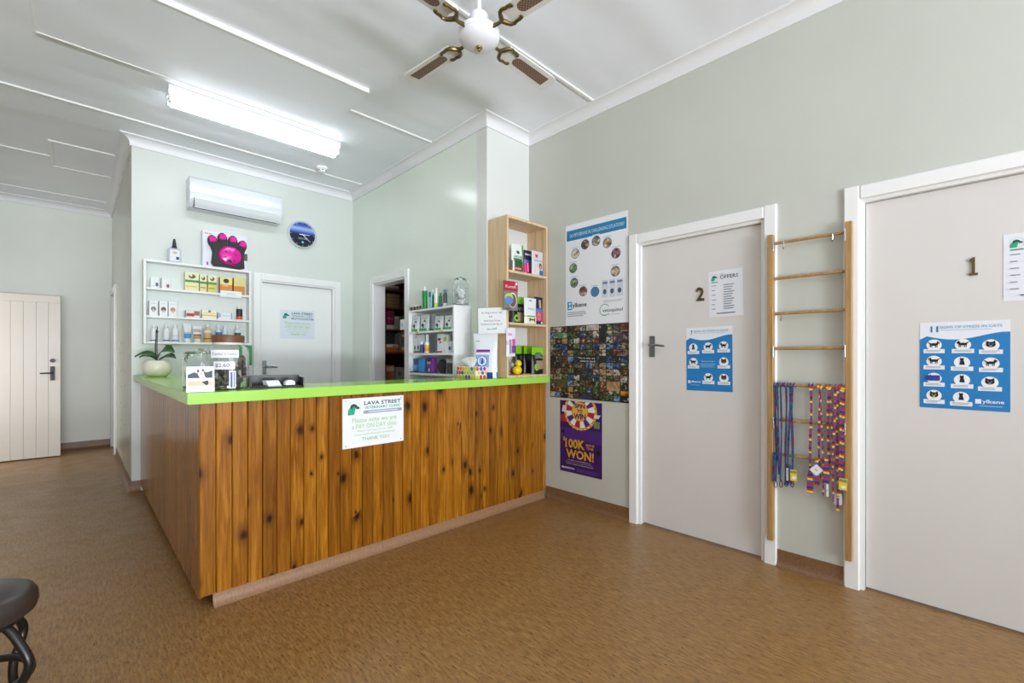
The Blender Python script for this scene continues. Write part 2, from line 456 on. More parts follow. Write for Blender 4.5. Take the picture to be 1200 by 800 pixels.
for k in range(1, 7):
    a = k / 7 * PI / 2
    cp.append((.076 - .062 * math.sin(a), ZC - .012 - .058 * (1 - math.cos(a))))
cp += [(.012, ZC - .072), (.012, ZC - .084), (0, ZC - .084)]
sweep(RP, True, cp, 'cornice', MAT_CORNICE, 0, lambda i: 'trim_%d' % (i + 1))
# coved skirting
sk = [(0, .096), (.005, .096), (.006, .045)] + [(.006 + .024 * (1 - math.cos(k / 5 * PI / 2)) , .045 - .043 * math.sin(k / 5 * PI / 2)) for k in range(1, 6)] + [(.034, 0), (0, 0)]
AW = .068
names = {}
def skirt(P, nm, mat=MAT_SKIRT, prof=sk):
    sweep(P, False, prof, nm, mat, 0, lambda i: nm)
skirt([(XR, YF), (XR, D1[0] - AW)], 'baseboard_right_front')
skirt([(XR, D1[1] + AW), (XR, D2[0] - AW)], 'baseboard_right_between_doors')
skirt([(XR, D2[1] + AW), (XR, 2.57)], 'baseboard_right_counter')
skirt([(.425, YB), (XH, YB), (XH, HO[0] - .09)], 'baseboard_hall')
skirt([(XH, YE), (XHL, YE)], 'baseboard_hall_end')
skirt([(XHL, 6.96), (XHL, YB), (XL, YB), (XL, YF)], 'baseboard_left')

# ------------------------------------------------------------------ doors
def architrave(parent, a, b, top, w, face):
    """three boards round an opening a..b; face(u, depth, z) -> point, depth > 0 towards the room"""
    def bd(u0, u1, z0, z1):
        vs = []
        for u in (u0, u1):
            for z in (z0, z1):
                vs.append((u, z))
        mb = MB()
        c = .006
        lo = [(u0, z0), (u1, z0), (u1, z1), (u0, z1)]
        hi = [(u0 + c, z0), (u1 - c, z0), (u1 - c, z1 - (c if z1 - z0 < .2 else 0)), (u0 + c, z1 - (c if z1 - z0 < .2 else 0))]
        P = [face(u, 0, z) for u, z in lo] + [face(u, .014, z) for u, z in lo] + [face(u, .02, z) for u, z in hi]
        q = lambda i, j: [(i + k, i + (k + 1) % 4, j + (k + 1) % 4, j + k) for k in range(4)]
        mb.add(P, q(0, 4) + q(4, 8) + [(0, 1, 2, 3), (8, 9, 10, 11)])
        mb.build('architrave', MAT_TRIM, parent)
    bd(a - w, a, 0, top + w); bd(b, b + w, 0, top + w); bd(a, b, top, top + w)
def lever(parent, face, u, z, side):
    """lever handle: long plate, boss and lever that points along side"""
    mb = MB(); P = [face(u + du, d, z + dz) for d in (0, .006) for du, dz in ((-.02, -.075), (.02, -.075), (.02, .075), (-.02, .075))]
    mb.add(P, [(0, 1, 2, 3), (4, 5, 6, 7)] + [(k, (k + 1) % 4, 4 + (k + 1) % 4, 4 + k) for k in range(4)])
    h = mb.build('handle', M('#8d9196', .25, 1.0), parent)
    mb = MB().tube([face(u, .004, z + .01), face(u, .045, z + .01), face(u + side * .012, .054, z + .01), face(u + side * .06, .056, z + .008), face(u + side * .115, .05, z + .002)], [.011, .010, .010, .009, .007], 10)
    mb.build('lever', M('#8d9196', .25, 1.0), h)
def door(name, label, a, b, top, w, face, leafcol, depth, handle=None, lining=.12):
    """closed flush door in an opening; depth = how far the leaf sits back"""
    r = struct(empty(name), label)
    P = lambda u0, u1, d0, d1, z0, z1, nm, m, par=r: MB().add([face(u, d, z) for u in (u0, u1) for d in (d0, d1) for z in (z0, z1)], [(0, 1, 3, 2), (4, 6, 7, 5), (0, 4, 5, 1), (2, 3, 7, 6), (0, 2, 6, 4), (1, 5, 7, 3)]).build(nm, m, par)
    architrave(r, a, b, top, w, face)
    g = .018
    P(a, a + g, -lining, -.001, 0, top, 'jamb', MAT_TRIM); P(b - g, b, -lining, -.001, 0, top, 'jamb', MAT_TRIM); P(a + g, b - g, -lining, -.001, top - g, top, 'jamb', MAT_TRIM)
    leaf = P(a + g + .003, b - g - .003, -depth - .038, -depth, .012, top - g - .004, 'leaf', leafcol)
    P(a + g, b - g, -lining, -depth - .04, 0, .004, 'threshold', M('#2a2018', .7))
    return r
faceR = lambda u, d, z: (XR - d, u, z)
faceB = lambda u, d, z: (u, YB - d, z)
faceG = lambda u, d, z: (XG - d, u, z)
faceH = lambda u, d, z: (XH - d, u, z)
d1 = door('door_1', 'white flush door with number 1', D1[0], D1[1], DH, AW, faceR, MAT_DOOR, .03)
d2 = door('door_2', 'white flush door with number 2', D2[0], D2[1], DH, AW, faceR, MAT_DOOR, .03)
XD = XR + .03
faceD = lambda u, d, z: (XD - d, u, z)
lever(d2, faceD, onX(764.5, 405, XD).y, onX(764.5, 406, XD).z, -1)
d3 = door('door_3', 'white door in the mint wall behind the counter', D3[0], D3[1], 2.036, .07, faceB, wall_paint('white_door_paint', '#edefed', '#f1f2f0', .36, .03), .05)
lever(d3, lambda u, d, z: (u, YB + .05 - d, z), onY(311.5, 428, YB).x, 1.10, 1)
p = onY(301, 411, YB)
MB().cbox(p.x - .014, p.x + .014, YB - .03, YB - .02, p.z - .03, p.z + .03).build('switch_plate', MAT_WHITE, d3)
# numbers on the doors
def on_door(dr, st, pl, pr, pt, pb):
    a = onX(pl, pt, XD); b = onX(pr, pb, XD)
    vs, fs = text_geo(st, .02)
    if st == '1':
        vs = [Vector(q) for q in ((.36, .12, 0), (.64, .12, 0), (.64, 1, 0), (.5, 1, 0), (.12, .86, 0), (.12, .76, 0), (.36, .82, 0), (.1, 0, 0), (.9, 0, 0), (.9, .12, 0), (.1, .12, 0), (0, 0, 0), (1, 0, 0))][:11]
        fs = [[0, 1, 2, 3, 6], [3, 4, 5, 6], [7, 8, 9, 10]]
    x0 = min(q.x for q in vs); x1 = max(q.x for q in vs); y0 = min(q.y for q in vs); y1 = max(q.y for q in vs)
    m = lambda q, w: (XD - w, a.y + (b.y - a.y) * (q.x - x0) / (x1 - x0), b.z + (a.z - b.z) * (q.y - y0) / (y1 - y0))
    mb = MB(); n = len(vs); mb.add([m(q, 0) for q in vs] + [m(q, .008) for q in vs], [f[::-1] for f in fs] + [[i + n for i in f] for f in fs])
    ed = {}
    for f in fs:
        for i in range(len(f)):
            k = (f[i], f[(i + 1) % len(f)]); ed[k] = 1
    for (i, j) in ed:
        if (j, i) not in ed: mb.f.append([i, j, j + n, i + n]); mb.mi.append(0); mb.sm.append(False)
    o = mb.build('number', M('#6b5a35', .35, .8), dr); o['label'] = 'bronze number ' + st
on_door(d2, '2', 816.5, 825.5, 337, 352); on_door(d1, '1', 1135.5, 1146, 302, 322)

# store room opening (no leaf)
so = struct(empty('door_4'), 'open doorway to the store room')
architrave(so, SO[0], SO[1], 2.041, .07, faceG)
for (u0, u1, z0, z1) in ((SO[0] - .001, SO[0] + .02, 0, 2.041), (SO[1] - .02, SO[1] + .001, 0, 2.041), (SO[0] + .02, SO[1] - .02, 2.021, 2.042)):
    MB().box(XG - .001, XG + .13, u0, u1, z0, z1).build('jamb', MAT_TRIM, so)
ho = struct(door('door_5', 'narrow doorway near the end of the hallway', HO[0], HO[1], 2.04, .07, faceH, M('#c9b9a8', .4), .09))

# open boarded door in the hallway
e = onZ(71, 533.5, .012); hx = e.x; hy = e.y
dl = struct(empty('door_6', (hx, hy, 0), math.radians(-2.5)), 'cream boarded door standing open in the hallway')
LW, LH = .82, 1.955
nb = 8
leafm = wall_paint('old_cream_gloss', '#d9d0c6', '#ddd5cc', .33, .04)
for k in range(nb):
    x0 = -LW + LW * k / nb; x1 = -LW + LW * (k + 1) / nb
    MB().cbox(x0 + .0005, x1 - .0005, 0, .03, .012, LH - .09, .0025).build('board', leafm, dl)
MB().cbox(-LW, 0, -.004, .034, LH - .09, LH, .003).build('top_rail', leafm, dl)
hp = MB().cbox(-.088, -.048, -.012, 0, .93, 1.10, .004).build('handle', MAT_BLACK, dl)
MB().tube([(-.068, -.008, 1.02), (-.068, -.05, 1.02), (-.085, -.058, 1.02), (-.17, -.05, 1.018)], [.010, .010, .009, .007], 8).build('lever', MAT_BLACK, hp)
MB().lathe([(.024, 0), (.024, .012), (.02, .018), (0, .018)], 16).build('deadlock', M('#55595e', .5, .5), dl, (-.068, 0, 1.17)).rotation_euler = (PI / 2, 0, 0)
# screw holes left in the hall side wall
wh = bpy.data.objects['wall_hall_right']
for (px, py) in ((141.5, 402), (146, 401), (141, 414), (145, 414), (141.5, 434), (146, 435), (142, 453), (146, 452), (142, 472), (146, 476), (142, 492), (146, 497), (141, 503)):
    q = onX(px, py, XH)
    o = MB().lathe([(.009, 0), (.009, .0015), (0, .0015)], 8).build('screw_hole', M('#3f3a30', .8), wh, (XH, q.y, q.z)); o.rotation_euler = (0, -PI / 2, 0)

# ================================================================== COUNTER
SZ0, SZ1 = .995, 1.048
CX0, CY0 = .425, 2.575
cnt = empty('reception_counter', (CX0, CY0, 0))
tag(cnt, 'L-shaped reception counter clad in varnished knotty pine boards', 'counter')
pitch = .0687; ptop = SZ0
def plank_mesh(w, h0, h1, d=.016):
    mb = MB(); c = .0045
    pts = [(0.0009, 0), (.0009, -d + c), (c, -d), (w - c, -d), (w - .0009, -d + c), (w - .0009, 0)]
    n = len(pts)
    mb.add([(x, y, h0) for x, y in pts] + [(x, y, h1) for x, y in pts], [list(range(n))[::-1], [n + i for i in range(n)]] + [(i, (i + 1) % n, n + (i + 1) % n, n + i) for i in range(n)])
    return mb
pm = None
nfront = int((2.935 - CX0) / pitch)
for k in range(nfront + 1):
    w = pitch if k < nfront else 2.935 - CX0 - pitch * nfront
    if pm is None or k == nfront:
        o = plank_mesh(w, .062, ptop).build('plank', MAT_PINE, cnt)
        if pm is None: pm = o.data
    else:
        o = bpy.data.objects.new('plank', pm); col.objects.link(o); o.parent = cnt
    o.location = (pitch * k, .016, 0)
sl = YB - CY0 - .02; ns = int(sl / pitch); pm2 = None
for k in range(ns):
    if pm2 is None:
        o = plank_mesh(sl / ns, .05, ptop).build('plank', MAT_PINE, cnt); pm2 = o.data
    else:
        o = bpy.data.objects.new('plank', pm2); col.objects.link(o); o.parent = cnt
    o.location = (.016, YB - CY0 - sl / ns * k - .004, 0); o.rotation_euler = (0, 0, -PI / 2)
MB().box(.017, 2.51, .017, .06, .062, ptop).box(.017, .06, .06, YB - CY0 - .002, .05, ptop).box(.06, 2.51, .035, .06, 0, .062).box(.06, .09, .06, YB - CY0 - .002, 0, .05).build('carcass', M('#4a3423', .7), cnt)
# coved kick in two lengths along the front
kp = [(0, .064), (-.004, .064), (-.006, .04), (-.010, .024), (-.018, .010), (-.032, .001), (-.034, 0), (0, 0)]
for (x0, x1) in ((.056, .9565), (.9585, 2.51 - .03)):
    mb = MB(); n = len(kp)
    mb.add([(x0, .010 + y, z) for y, z in kp] + [(x1, .010 + y, z) for y, z in kp], [(i, (i + 1) % n, n + (i + 1) % n, n + i) for i in range(n)] + [list(range(n)), [n + i for i in range(n)][::-1]], 0, True)
    mb.build('coved_kick', MAT_KICK, cnt)
# worktop: one continuous L
top = MB().prism([(.372, 2.53), (2.935, 2.53), (2.935, 2.778), (2.428, 2.778), (2.428, 2.95), (.83, 2.95), (.83, YB - .002), (.372, YB - .002)], SZ0, SZ1)
bm = bmesh.new()
tv = [bm.verts.new(v_) for v_ in top.v]
for f_ in top.f: bm.faces.new([tv[i] for i in f_])
bmesh.ops.recalc_face_normals(bm, faces=bm.faces[:])
bmesh.ops.bevel(bm, geom=bm.edges[:], offset=.0025, segments=2, affect='EDGES')
o = MB().bm(bm).build('worktop', MAT_LIME); tag(o, 'glossy lime green worktop on the reception counter', 'worktop')

# ------------------------------------------------------------------ clinic logo (dog head in a ring, name, bar)
NAVY, TEAL, DKG, GREY2, LGT = M('#22384e', .5), M('#12a57f', .5), M('#1c4a3c', .5), M('#9aa0b8', .5), M('#9bd07c', .5)
def dog_logo(p, cu, cv, r):
    p.ring(cu, cv, r * .96, r, M('#8fc3b3', .5))
    p.poly([(cu - r * .95, cv - r * .95), (cu - .9 * r, cv - .3 * r), (cu - .45 * r, cv + .35 * r), (cu, cv + .5 * r), (cu + .3 * r, cv + .3 * r), (cu + .15 * r, cv - .25 * r), (cu, cv - .9 * r)], TEAL)
    p.poly([(cu - .6 * r, cv + .05 * r), (cu - .5 * r, cv + .45 * r), (cu - .1 * r, cv + .62 * r), (cu + .3 * r, cv + .5 * r), (cu + .45 * r, cv + .25 * r), (cu + .8 * r, cv + .1 * r), (cu + .75 * r, cv - .15 * r), (cu + .35 * r, cv - .18 * r), (cu + .2 * r, cv + .12 * r), (cu - .15 * r, cv + .2 * r), (cu - .35 * r, cv - .1 * r)], DKG)
def clinic_print(o, w, h):
    p = Print()
    dog_logo(p, w * .175, h * .80, w * .105); p.build('logo', o)
    p = Print()
    p.text('LAVA STREET', w * .33, h * .845, w * .95, h * .925, NAVY, .02)
    p.text('VETERINARY CLINIC', w * .33, h * .765, w * .95, h * .82, TEAL, .02)
    p.rect(w * .34, h * .67, w * .945, h * .735, GREY2); p.ell(w * .34, h * .7025, h * .0325, h * .0325, GREY2); p.ell(w * .945, h * .7025, h * .0325, h * .0325, GREY2)
    p.rect(w * .40, h * .695, w * .89, h * .712, M('#e6e8f0'))
    p.text('Please note we are', w * .14, h * .50, w * .87, h * .60, LGT)
    p.text('a PAY ON DAY clinic', w * .14, h * .375, w * .87, h * .47, LGT)
    p.text('Please ask any of our staff', w * .22, h * .30, w * .80, h * .35, LGT)
    p.text('if you need financial assistance', w * .17, h * .225, w * .84, h * .275, LGT)
    p.text('THANK YOU', w * .29, h * .12, w * .74, h * .195, LGT, .01)
    p.build('lettering', o)
a = onY(401.3, 467.5, 2.573); b = onY(472.7, 518, 2.573); c_ = onY(402, 526.5, 2.573)
W_, H_ = b.x - a.x, a.z - c_.z
sg = poster('notice_board', 'white clinic payment notice with green lettering screwed to the counter front', 'sign', (a.x, 2.5735, c_.z), '-Y', W_, H_, M('#eff0f5', .3), .003)
sg.location.y = 2.571
clinic_print(sg, W_, H_)
for u, v_ in ((.02, .015), (W_ - .02, .015), (.02, H_ - .015), (W_ - .02, H_ - .015)):
    MB().lathe([(.004, 0), (.004, .001), (0, .002)], 8).build('screw', M('#9a9ca0', .3, 1.0), sg, (u, v_, 0))
a = onY(328, 362, YB + .05); b = onY(368.5, 397.5, YB + .05)
sg = poster('paper_notice', 'small clinic payment notice taped to the door behind the counter', 'notice', (a.x, YB + .049, b.z), '-Y', b.x - a.x, a.z - b.z, M('#dfe6ee', .5))
clinic_print(sg, b.x - a.x, a.z - b.z)
MB_D3 = None

# ================================================================== POSTERS ON THE RIGHT WALL
def rposter(name, label, cat, pl, pr, X, y0=None, y1=None, z0=None, z1=None, color=None, roll=0):
    pass
XW = XR - .0015
# tall white wellness poster
w, h = .589, .832
zp = poster('wall_poster', 'tall white pet medication poster with a blue band and a ring of round photos', 'poster', (XW, 2.356, 1.476), '-X', w, h, M('#eceef3', .35))
p = Print(); p.rect(.012, .70, w - .012, .785, M('#1379ad', .4)); p.text('DO PETS BEHAVE IN CHALLENGING SITUATIONS?', .045, .727, w - .03, .755, M('#cfe6f5'))
p.build('heading', zp)
p = Print()
BR = ['#5b3a20', '#b58a5a', '#e6d6c0']
ci = 0
circ = [((190, 296), '#d8c9b4'), ((256, 238), '#5a3b22'), ((327, 215), '#7a6a58'), ((397, 226), '#a97a48'), ((449, 291), '#7a2c30'), ((445, 402), '#a58058'), ((175, 387), '#5d8b4a'), ((182, 477), '#6a7f58'), ((243, 528), '#a0623a'), ((320, 530), '#3f6f9f')]
for i, ((cx_, cy_), cc) in enumerate(circ):
    u = (cx_ - 122) / (518 - 122) * w; yt = 130 - (cx_ - 122) * 105 / 396; yb = 745 - (cx_ - 122) * 30 / 396
    vv = (yb - cy_) / (yb - yt) * h
    p = Print(); p.ell(u, vv, .041, .041, M('#2a6f98')); p.ell(u, vv, .036, .036, photo_mat('photo_print', ['#2a1c14', cc, '#e9dfd0'] if i != 9 else ['#3f6f9f', '#4a7fb0'], 22, i))
    p.rect(u - .035, vv + .046, u + .035, vv + .053, M('#b9d3e6')); p.build('photo_circle', zp)
for k in range(3):
    u = .36 + .066 * k; p = Print()
    p.rect(u, .20, u + .056, .335, M('#d4d9e4')); p.rect(u + .006, .305, u + .05, .322, M('#6a83b0')); p.ell(u + .026, .245, .016, .02, M('#3b5b78')); p.build('packet_picture', zp)
p = Print(); p.rect(.02, .128, .066, .195, M('#1f93c4')); p.poly([(.03, .185), (.062, .185), (.045, .165), (.062, .14), (.03, .14), (.046, .162)], M('#e6f4fb')); p.build('logo', zp); p = Print()
p.text('ylkene', .07, .135, .215, .183, M('#23324a'), .02); p.lines(.02, .065, .22, .11, 3, M('#9aa6b4'))
p.build('lettering', zp); p = Print(); p.ring(.385, .105, .042, .047, M('#2f8f5a'), a0=.6, a1=5.6); p.build('logo_ring', zp); p = Print(); p.text('vetoquinol', .365, .08, .545, .115, M('#2a5a48'), .015); p.lines(.37, .158, .55, .178, 2, M('#b5c0c8'), .2)
p.lines(.37, .06, .54, .07, 1, M('#b5c0c8'))
p.build('lettering', zp)

# collage of pet photos on black
w, h = .822, .601
t = NT('photo_grid_print', .4); tc = t.n('ShaderNodeTexCoord'); mp = t.n('ShaderNodeMapping'); mp.inputs['Scale'].default_value = (13 / w, 12 / h, 1); t.l(tc.outputs['Object'], mp.inputs[0])
fl = t.n('ShaderNodeVectorMath', operation='FLOOR'); t.l(mp.outputs[0], fl.inputs[0])
fr = t.n('ShaderNodeVectorMath', operation='FRACTION'); t.l(mp.outputs[0], fr.inputs[0])
wn = t.n('ShaderNodeTexWhiteNoise', noise_dimensions='2D'); t.l(fl.outputs[0], wn.inputs['Vector'])
sepx = t.n('ShaderNodeSeparateXYZ'); t.l(fr.outputs[0], sepx.inputs[0])
cellcol = t.ramp(wn.outputs['Value'], [(0, '#2a2622'), (.12, '#6b4a2c'), (.24, '#3d5a2a'), (.34, '#8a7a66'), (.44, '#2f4d7a'), (.52, '#5a5048'), (.62, '#a5855c'), (.72, '#4b6a3a'), (.8, '#b9b2a8'), (.86, '#7a3c2a'), (.92, '#5f86ad'), (1, '#c8a060')], 'CONSTANT')
va = t.n('ShaderNodeVectorMath', operation='ADD'); t.l(mp.outputs[0], va.inputs[0]); sc_ = t.n('ShaderNodeVectorMath', operation='SCALE'); sc_.inputs['Scale'].default_value = 17; t.l(wn.outputs['Color'], sc_.inputs[0]); t.l(sc_.outputs[0], va.inputs[1])
nz = t.noise(va.outputs[0], 2.3, 2, .6)
c2 = t.mix(t.ramp(nz, [(.40, (1, 1, 1, 1)), (.5, (0, 0, 0, 1))]), cellcol, '#141210')
c2 = t.mix(t.ramp(nz, [(.60, (0, 0, 0, 1)), (.68, (.8, .8, .8, 1))]), c2, '#d9cdbb')
def edge(sock):
    a_ = t.n('ShaderNodeMath', operation='SUBTRACT'); t.l(sock, a_.inputs[0]); a_.inputs[1].default_value = .5
    b_ = t.n('ShaderNodeMath', operation='ABSOLUTE'); t.l(a_.outputs[0], b_.inputs[0])
    g_ = t.n('ShaderNodeMath', operation='GREATER_THAN'); t.l(b_.outputs[0], g_.inputs[0]); g_.inputs[1].default_value = .45; return g_.outputs[0]
mxn = t.n('ShaderNodeMath', operation='MAXIMUM'); t.l(edge(sepx.outputs[0]), mxn.inputs[0]); t.l(edge(sepx.outputs[1]), mxn.inputs[1])
t.color(t.mix(mxn.outputs[0], c2, '#0c0c0c')); MAT_GRID = t.m
cl = poster('photo_collage', 'black poster packed with a grid of small pet photos', 'poster', (XW, 2.527, .872), '-X', w, h, M('#0d0d0e', .35))
p = Print(); p.rect(.006, .006, w - .006, h - .006, MAT_GRID); p.build('photo_grid', cl)
cw, ch = w / 13, h / 12
p = Print(.0012)
big = [((1, 10), 2, 1, ['#2a4a22', '#6a8a4a', '#b7c8d8']), ((6, 11), 2, 1, ['#8a8076', '#b8afa2', '#d8d2c8']), ((10, 9), 2, 1.6, ['#15130f', '#3c3440', '#c9a98a']), ((1, 1.6), 2, 1.6, ['#2c2a1c', '#57482a', '#6f6a3c']), ((9, 1.6), 2, 1.6, ['#3a2c1e', '#a07c50', '#cdb28a']), ((5, 3), 2, 2, ['#0d0d10', '#22252c', '#5d6a78']), ((12, 2), 1, 1.7, ['#3a1a0c', '#a5521c', '#d9822a']), ((11, 1), 2, .8, ['#40280c', '#c8831c', '#f0b030']), ((5, 0), 2, 1, ['#0f1420', '#28324a', '#465a78']), ((8, 9), 1, 2, ['#0c0c0e', '#1c1c20', '#2a2a30'])]
for i, ((cx_, cy_), nw, nh, cs) in enumerate(big):
    p = Print(.0012); p.rect(.004 + cx_ * cw, .004 + cy_ * ch, (cx_ + nw) * cw - .004, (cy_ + nh) * ch - .004, photo_mat('photo_print', cs, 16, i + 20)); p.build('photo', cl)
p = Print(.004); p.rect(cw * 4.6, ch * 6, cw * 7.6, ch * 7, M('#0d0d0e')); p.text('This is why we', cw * 4.75, ch * 6.5, cw * 7.4, ch * 6.85, M('#e8e8e8'), .01, -.004); p.text('come to work', cw * 5.1, ch * 6.08, cw * 7.5, ch * 6.42, M('#e8e8e8'), .01, -.004)
p.rect(cw * 11, .004, w - .004, ch * .95, M('#0d0d0e')); p.ell(cw * 12.15, ch * .62, .012, .008, M('#d8d8d8')); p.text('PETS FOR LIFE', cw * 11.5, ch * .25, cw * 12.75, ch * .42, M('#d8d8d8')); p.build('lettering', cl)

# purple prize poster
w, h = .42, .594
sp = poster('prize_poster', 'purple spin to win prize poster low on the wall beside the counter', 'poster', (XW, 2.416, .259), '-X', w, h, M('#3a1a63', .35))
PUR, GOLD, WHT = M('#43207a', .35), M('#d9a02c', .35), M('#eceaf2', .4)
p = Print(); cu, cv = w * .5, h * .862
p.rect(.0, h * .45, w, h * .62, M('#4a2a78', .35))
p.ell(cu, cv, .165, .155, GOLD, 30, -PI * 1.0, 0.0) if False else p.ell(cu, cv, .165, .152, GOLD, 36)
for k in range(16):
    a0 = 2 * PI * k / 16; cc = [WHT, M('#4b2a86', .35), WHT, M('#b3283a', .35)][k % 4]
    p.ell(cu, cv, .142, .142 * .93, cc, 6, a0 + .02, a0 + 2 * PI / 16 - .02)
p.ell(cu, cv, .083, .080, M('#c98a20', .35), 30); p.ell(cu, cv, .076, .073, M('#e8b840', .35), 30)
for k in range(24):
    a0 = 2 * PI * k / 24 + .1
    if cv + .142 * math.sin(a0) < h - .012: p.ell(cu + .153 * math.cos(a0), cv + .147 * math.sin(a0), .006, .006, M('#ffe9a8', .35), 8)
p.build('prize_wheel', sp, lambda u, v_, w_: (min(max(u, .001), .419), min(v_, .593), w_))
p = Print(.006)
p.text('SPIN', cu - .052, cv + .026, cu + .052, cv + .062, PUR, .04); p.text('TO', cu - .028, cv - .010, cu + .028, cv + .018, PUR, .04); p.text('WIN', cu - .06, cv - .062, cu + .06, cv - .016, PUR, .04)
p.text('$', w * .09, h * .43, w * .14, h * .49, GOLD, .03); p.text('100K', w * .15, h * .345, w * .62, h * .475, GOLD, .03)
p.text('MUST BE', w * .65, h * .405, w * .84, h * .435, GOLD, .02); p.text('TO BE', w * .66, h * .36, w * .82, h * .395, GOLD, .02)
p.text('WON!', w * .17, h * .205, w * .83, h * .33, GOLD, .03)
p.text('You could win a share of $100K when you', w * .2, h * .168, w * .76, h * .185, WHT); p.text('purchase from our range of products', w * .16, h * .143, w * .8, h * .16, M('#e9a0a0')); p.text('Visit the website for details and entry', w * .18, h * .118, w * .82, h * .135, WHT)
p.text('BRAVECTO', w * .06, h * .05, w * .38, h * .075, WHT, .03); p.lines(w * .42, h * .03, w * .94, h * .075, 4, M('#6a4a96'))
p.build('lettering', sp)
p = Print(.0008)
p.rect(.012, h * .70, .075, h * .80, M('#b3283a'), skew=-.01); p.rect(.02, h * .84, .07, h * .93, M('#d8d4e0'), skew=.01); p.rect(w - .075, h * .66, w - .02, h * .75, M('#6a8a5a')); p.rect(w - .09, h * .79, w - .03, h * .84, M('#d8d4e0'), skew=.02)
p.poly([(.03, h * .60), (.05, h * .56), (.045, h * .53), (.02, h * .55)], M('#141018')); p.poly([(w - .03, h * .38), (w - .01, h * .33), (w - .04, h * .29), (w - .05, h * .34)], M('#141018'))
p.build('card_pictures', sp)

# papers on door 2 and door 1
XDp = XD - .0015
def offers(name, label, y_left, z0, extra):
    o = poster(name, label, 'notice', (XDp, y_left, z0), '-X', .21, .297, M('#e6e7ee', .55), roll=extra)
    p = Print(); dog_logo(p, .04, .255, .022); p.build('logo', o)
    p = Print(); p.rect(.02, .222, .06, .228, M('#3f8f6a'))
    p.text('2024', .075, .268, .1, .276, M('#444a55')); p.text('OFFERS', .075, .242, .185, .266, M('#3a404c'), .01)
    for k in range(11):
        vv = .205 - k * .0152
        if k % 2 == 0: p.rect(.02, vv - .003, .05 - .004 * (k % 3), vv + .001, M('#7f848e'))
        p.rect(.095, vv - .005, .16 - .008 * (k % 3), vv + .001, M('#8f949e'))
    p.rect(.05, .02, .165, .026, M('#6f747e')); p.build('lettering', o)['kind'] = 'stuff'
offers('price_list', 'white offers sheet taped beside the number 2', 1.185, 1.473, math.radians(1.2))
offers('price_list', 'white price sheet at the right edge beside the number 1', -.111, 1.466, 0)

BLUE, BK = M('#1c7dc0', .4), M('#15151a', .4)
def animal(p, cu, cv, s, kind, accent):
    """small printed animal: body, head, ears, legs"""
    f = -1 if kind % 2 else 1
    if kind % 3 == 0:      # face
        p.ell(cu, cv, s * .62, s * .5, BK); p.poly([(cu - .6 * s, cv + .1 * s), (cu - .55 * s, cv + .75 * s), (cu - .1 * s, cv + .4 * s)], BK); p.poly([(cu + .6 * s, cv + .1 * s), (cu + .55 * s, cv + .75 * s), (cu + .1 * s, cv + .4 * s)], BK)
        p.ell(cu - .22 * s, cv + .1 * s, .1 * s, .1 * s, accent, 8); p.ell(cu + .22 * s, cv + .1 * s, .1 * s, .1 * s, accent, 8)
        p.ell(cu, cv - .25 * s, .22 * s, .14 * s, accent if accent is not None else BK, 10)
    elif kind % 3 == 1:    # standing, side on
        p.ell(cu, cv, s * .6, s * .26, BK); p.ell(cu + f * .6 * s, cv + .28 * s, .26 * s, .24 * s, BK, 12)
        p.poly([(cu + f * .45 * s, cv + .4 * s), (cu + f * .5 * s, cv + .72 * s), (cu + f * .68 * s, cv + .45 * s)], BK)
        for lx in (-.5, -.3, .25, .45): p.rect(cu + lx * s - .05 * s, cv - .6 * s, cu + lx * s + .06 * s, cv, BK)
        p.poly([(cu - f * .5 * s, cv), (cu - f * .95 * s, cv + .5 * s), (cu - f * .82 * s, cv + .5 * s), (cu - f * .4 * s, cv + .2 * s)], BK)
        p.ell(cu + f * .7 * s, cv + .2 * s, .1 * s, .08 * s, accent, 8)
    else:                  # sitting
        p.poly([(cu - .35 * s, cv - .6 * s), (cu + .4 * s, cv - .6 * s), (cu + .3 * s, cv), (cu + .12 * s, cv + .4 * s), (cu - .18 * s, cv + .4 * s)], BK); p.ell(cu, cv + .42 * s, .28 * s, .25 * s, BK, 12)
        p.poly([(cu - .25 * s, cv + .5 * s), (cu - .22 * s, cv + .85 * s), (cu - .02 * s, cv + .6 * s)], BK); p.poly([(cu + .25 * s, cv + .5 * s), (cu + .22 * s, cv + .85 * s), (cu + .02 * s, cv + .6 * s)], BK)
        p.ell(cu, cv - .2 * s, .1 * s, .16 * s, accent, 8)
def stress(o, w, h, number, title, cells, rc, rv, accent, kinds):
    p = Print()
    wave = [(0, 0), (w, 0), (w, h * .87)] + [(w * (1 - k / 12), h * (.835 + .04 * math.sin((1 - k / 12) * 5.2 + 2.6))) for k in range(1, 12)] + [(0, h * .80)]
    p.poly(wave, BLUE); p.build('blue_panel', o)
    p = Print(.0012); p.text(number, w * .13 if number == '11' else w * .1, h * .885, w * .22 if number == '11' else w * .145, h * .955, M('#1f6ea8'), .03)
    p.text(title, w * .235 if number == '11' else w * .17, h * .925, w * .92, h * .955, M('#7fb0d6'), .01); p.lines(w * .235 if number == '11' else w * .17, h * .895, w * .85, h * .91, 1, M('#a8cbe6'), .1)
    p.build('heading', o)
    for i, (u, v_) in enumerate(cells):
        p = Print(.0012); p.ell(u * w, v_ * h, rc, rc, M('#f2f2f4', .4), 22)
        p.rect(u * w - rv * w, v_ * h - rc * 1.45, u * w + rv * w, v_ * h - rc * .72, M('#e9ebf0', .4))
        p.lines(u * w - rv * w * .8, v_ * h - rc * 1.32, u * w + rv * w * .8, v_ * h - rc * .9, 2, M('#9aa4ae'), .3)
        animal(p, u * w, v_ * h + rc * .12, rc * .9, kinds[i], accent[i % len(accent)])
        p.build('animal_picture', o)
w, h = .297, .42
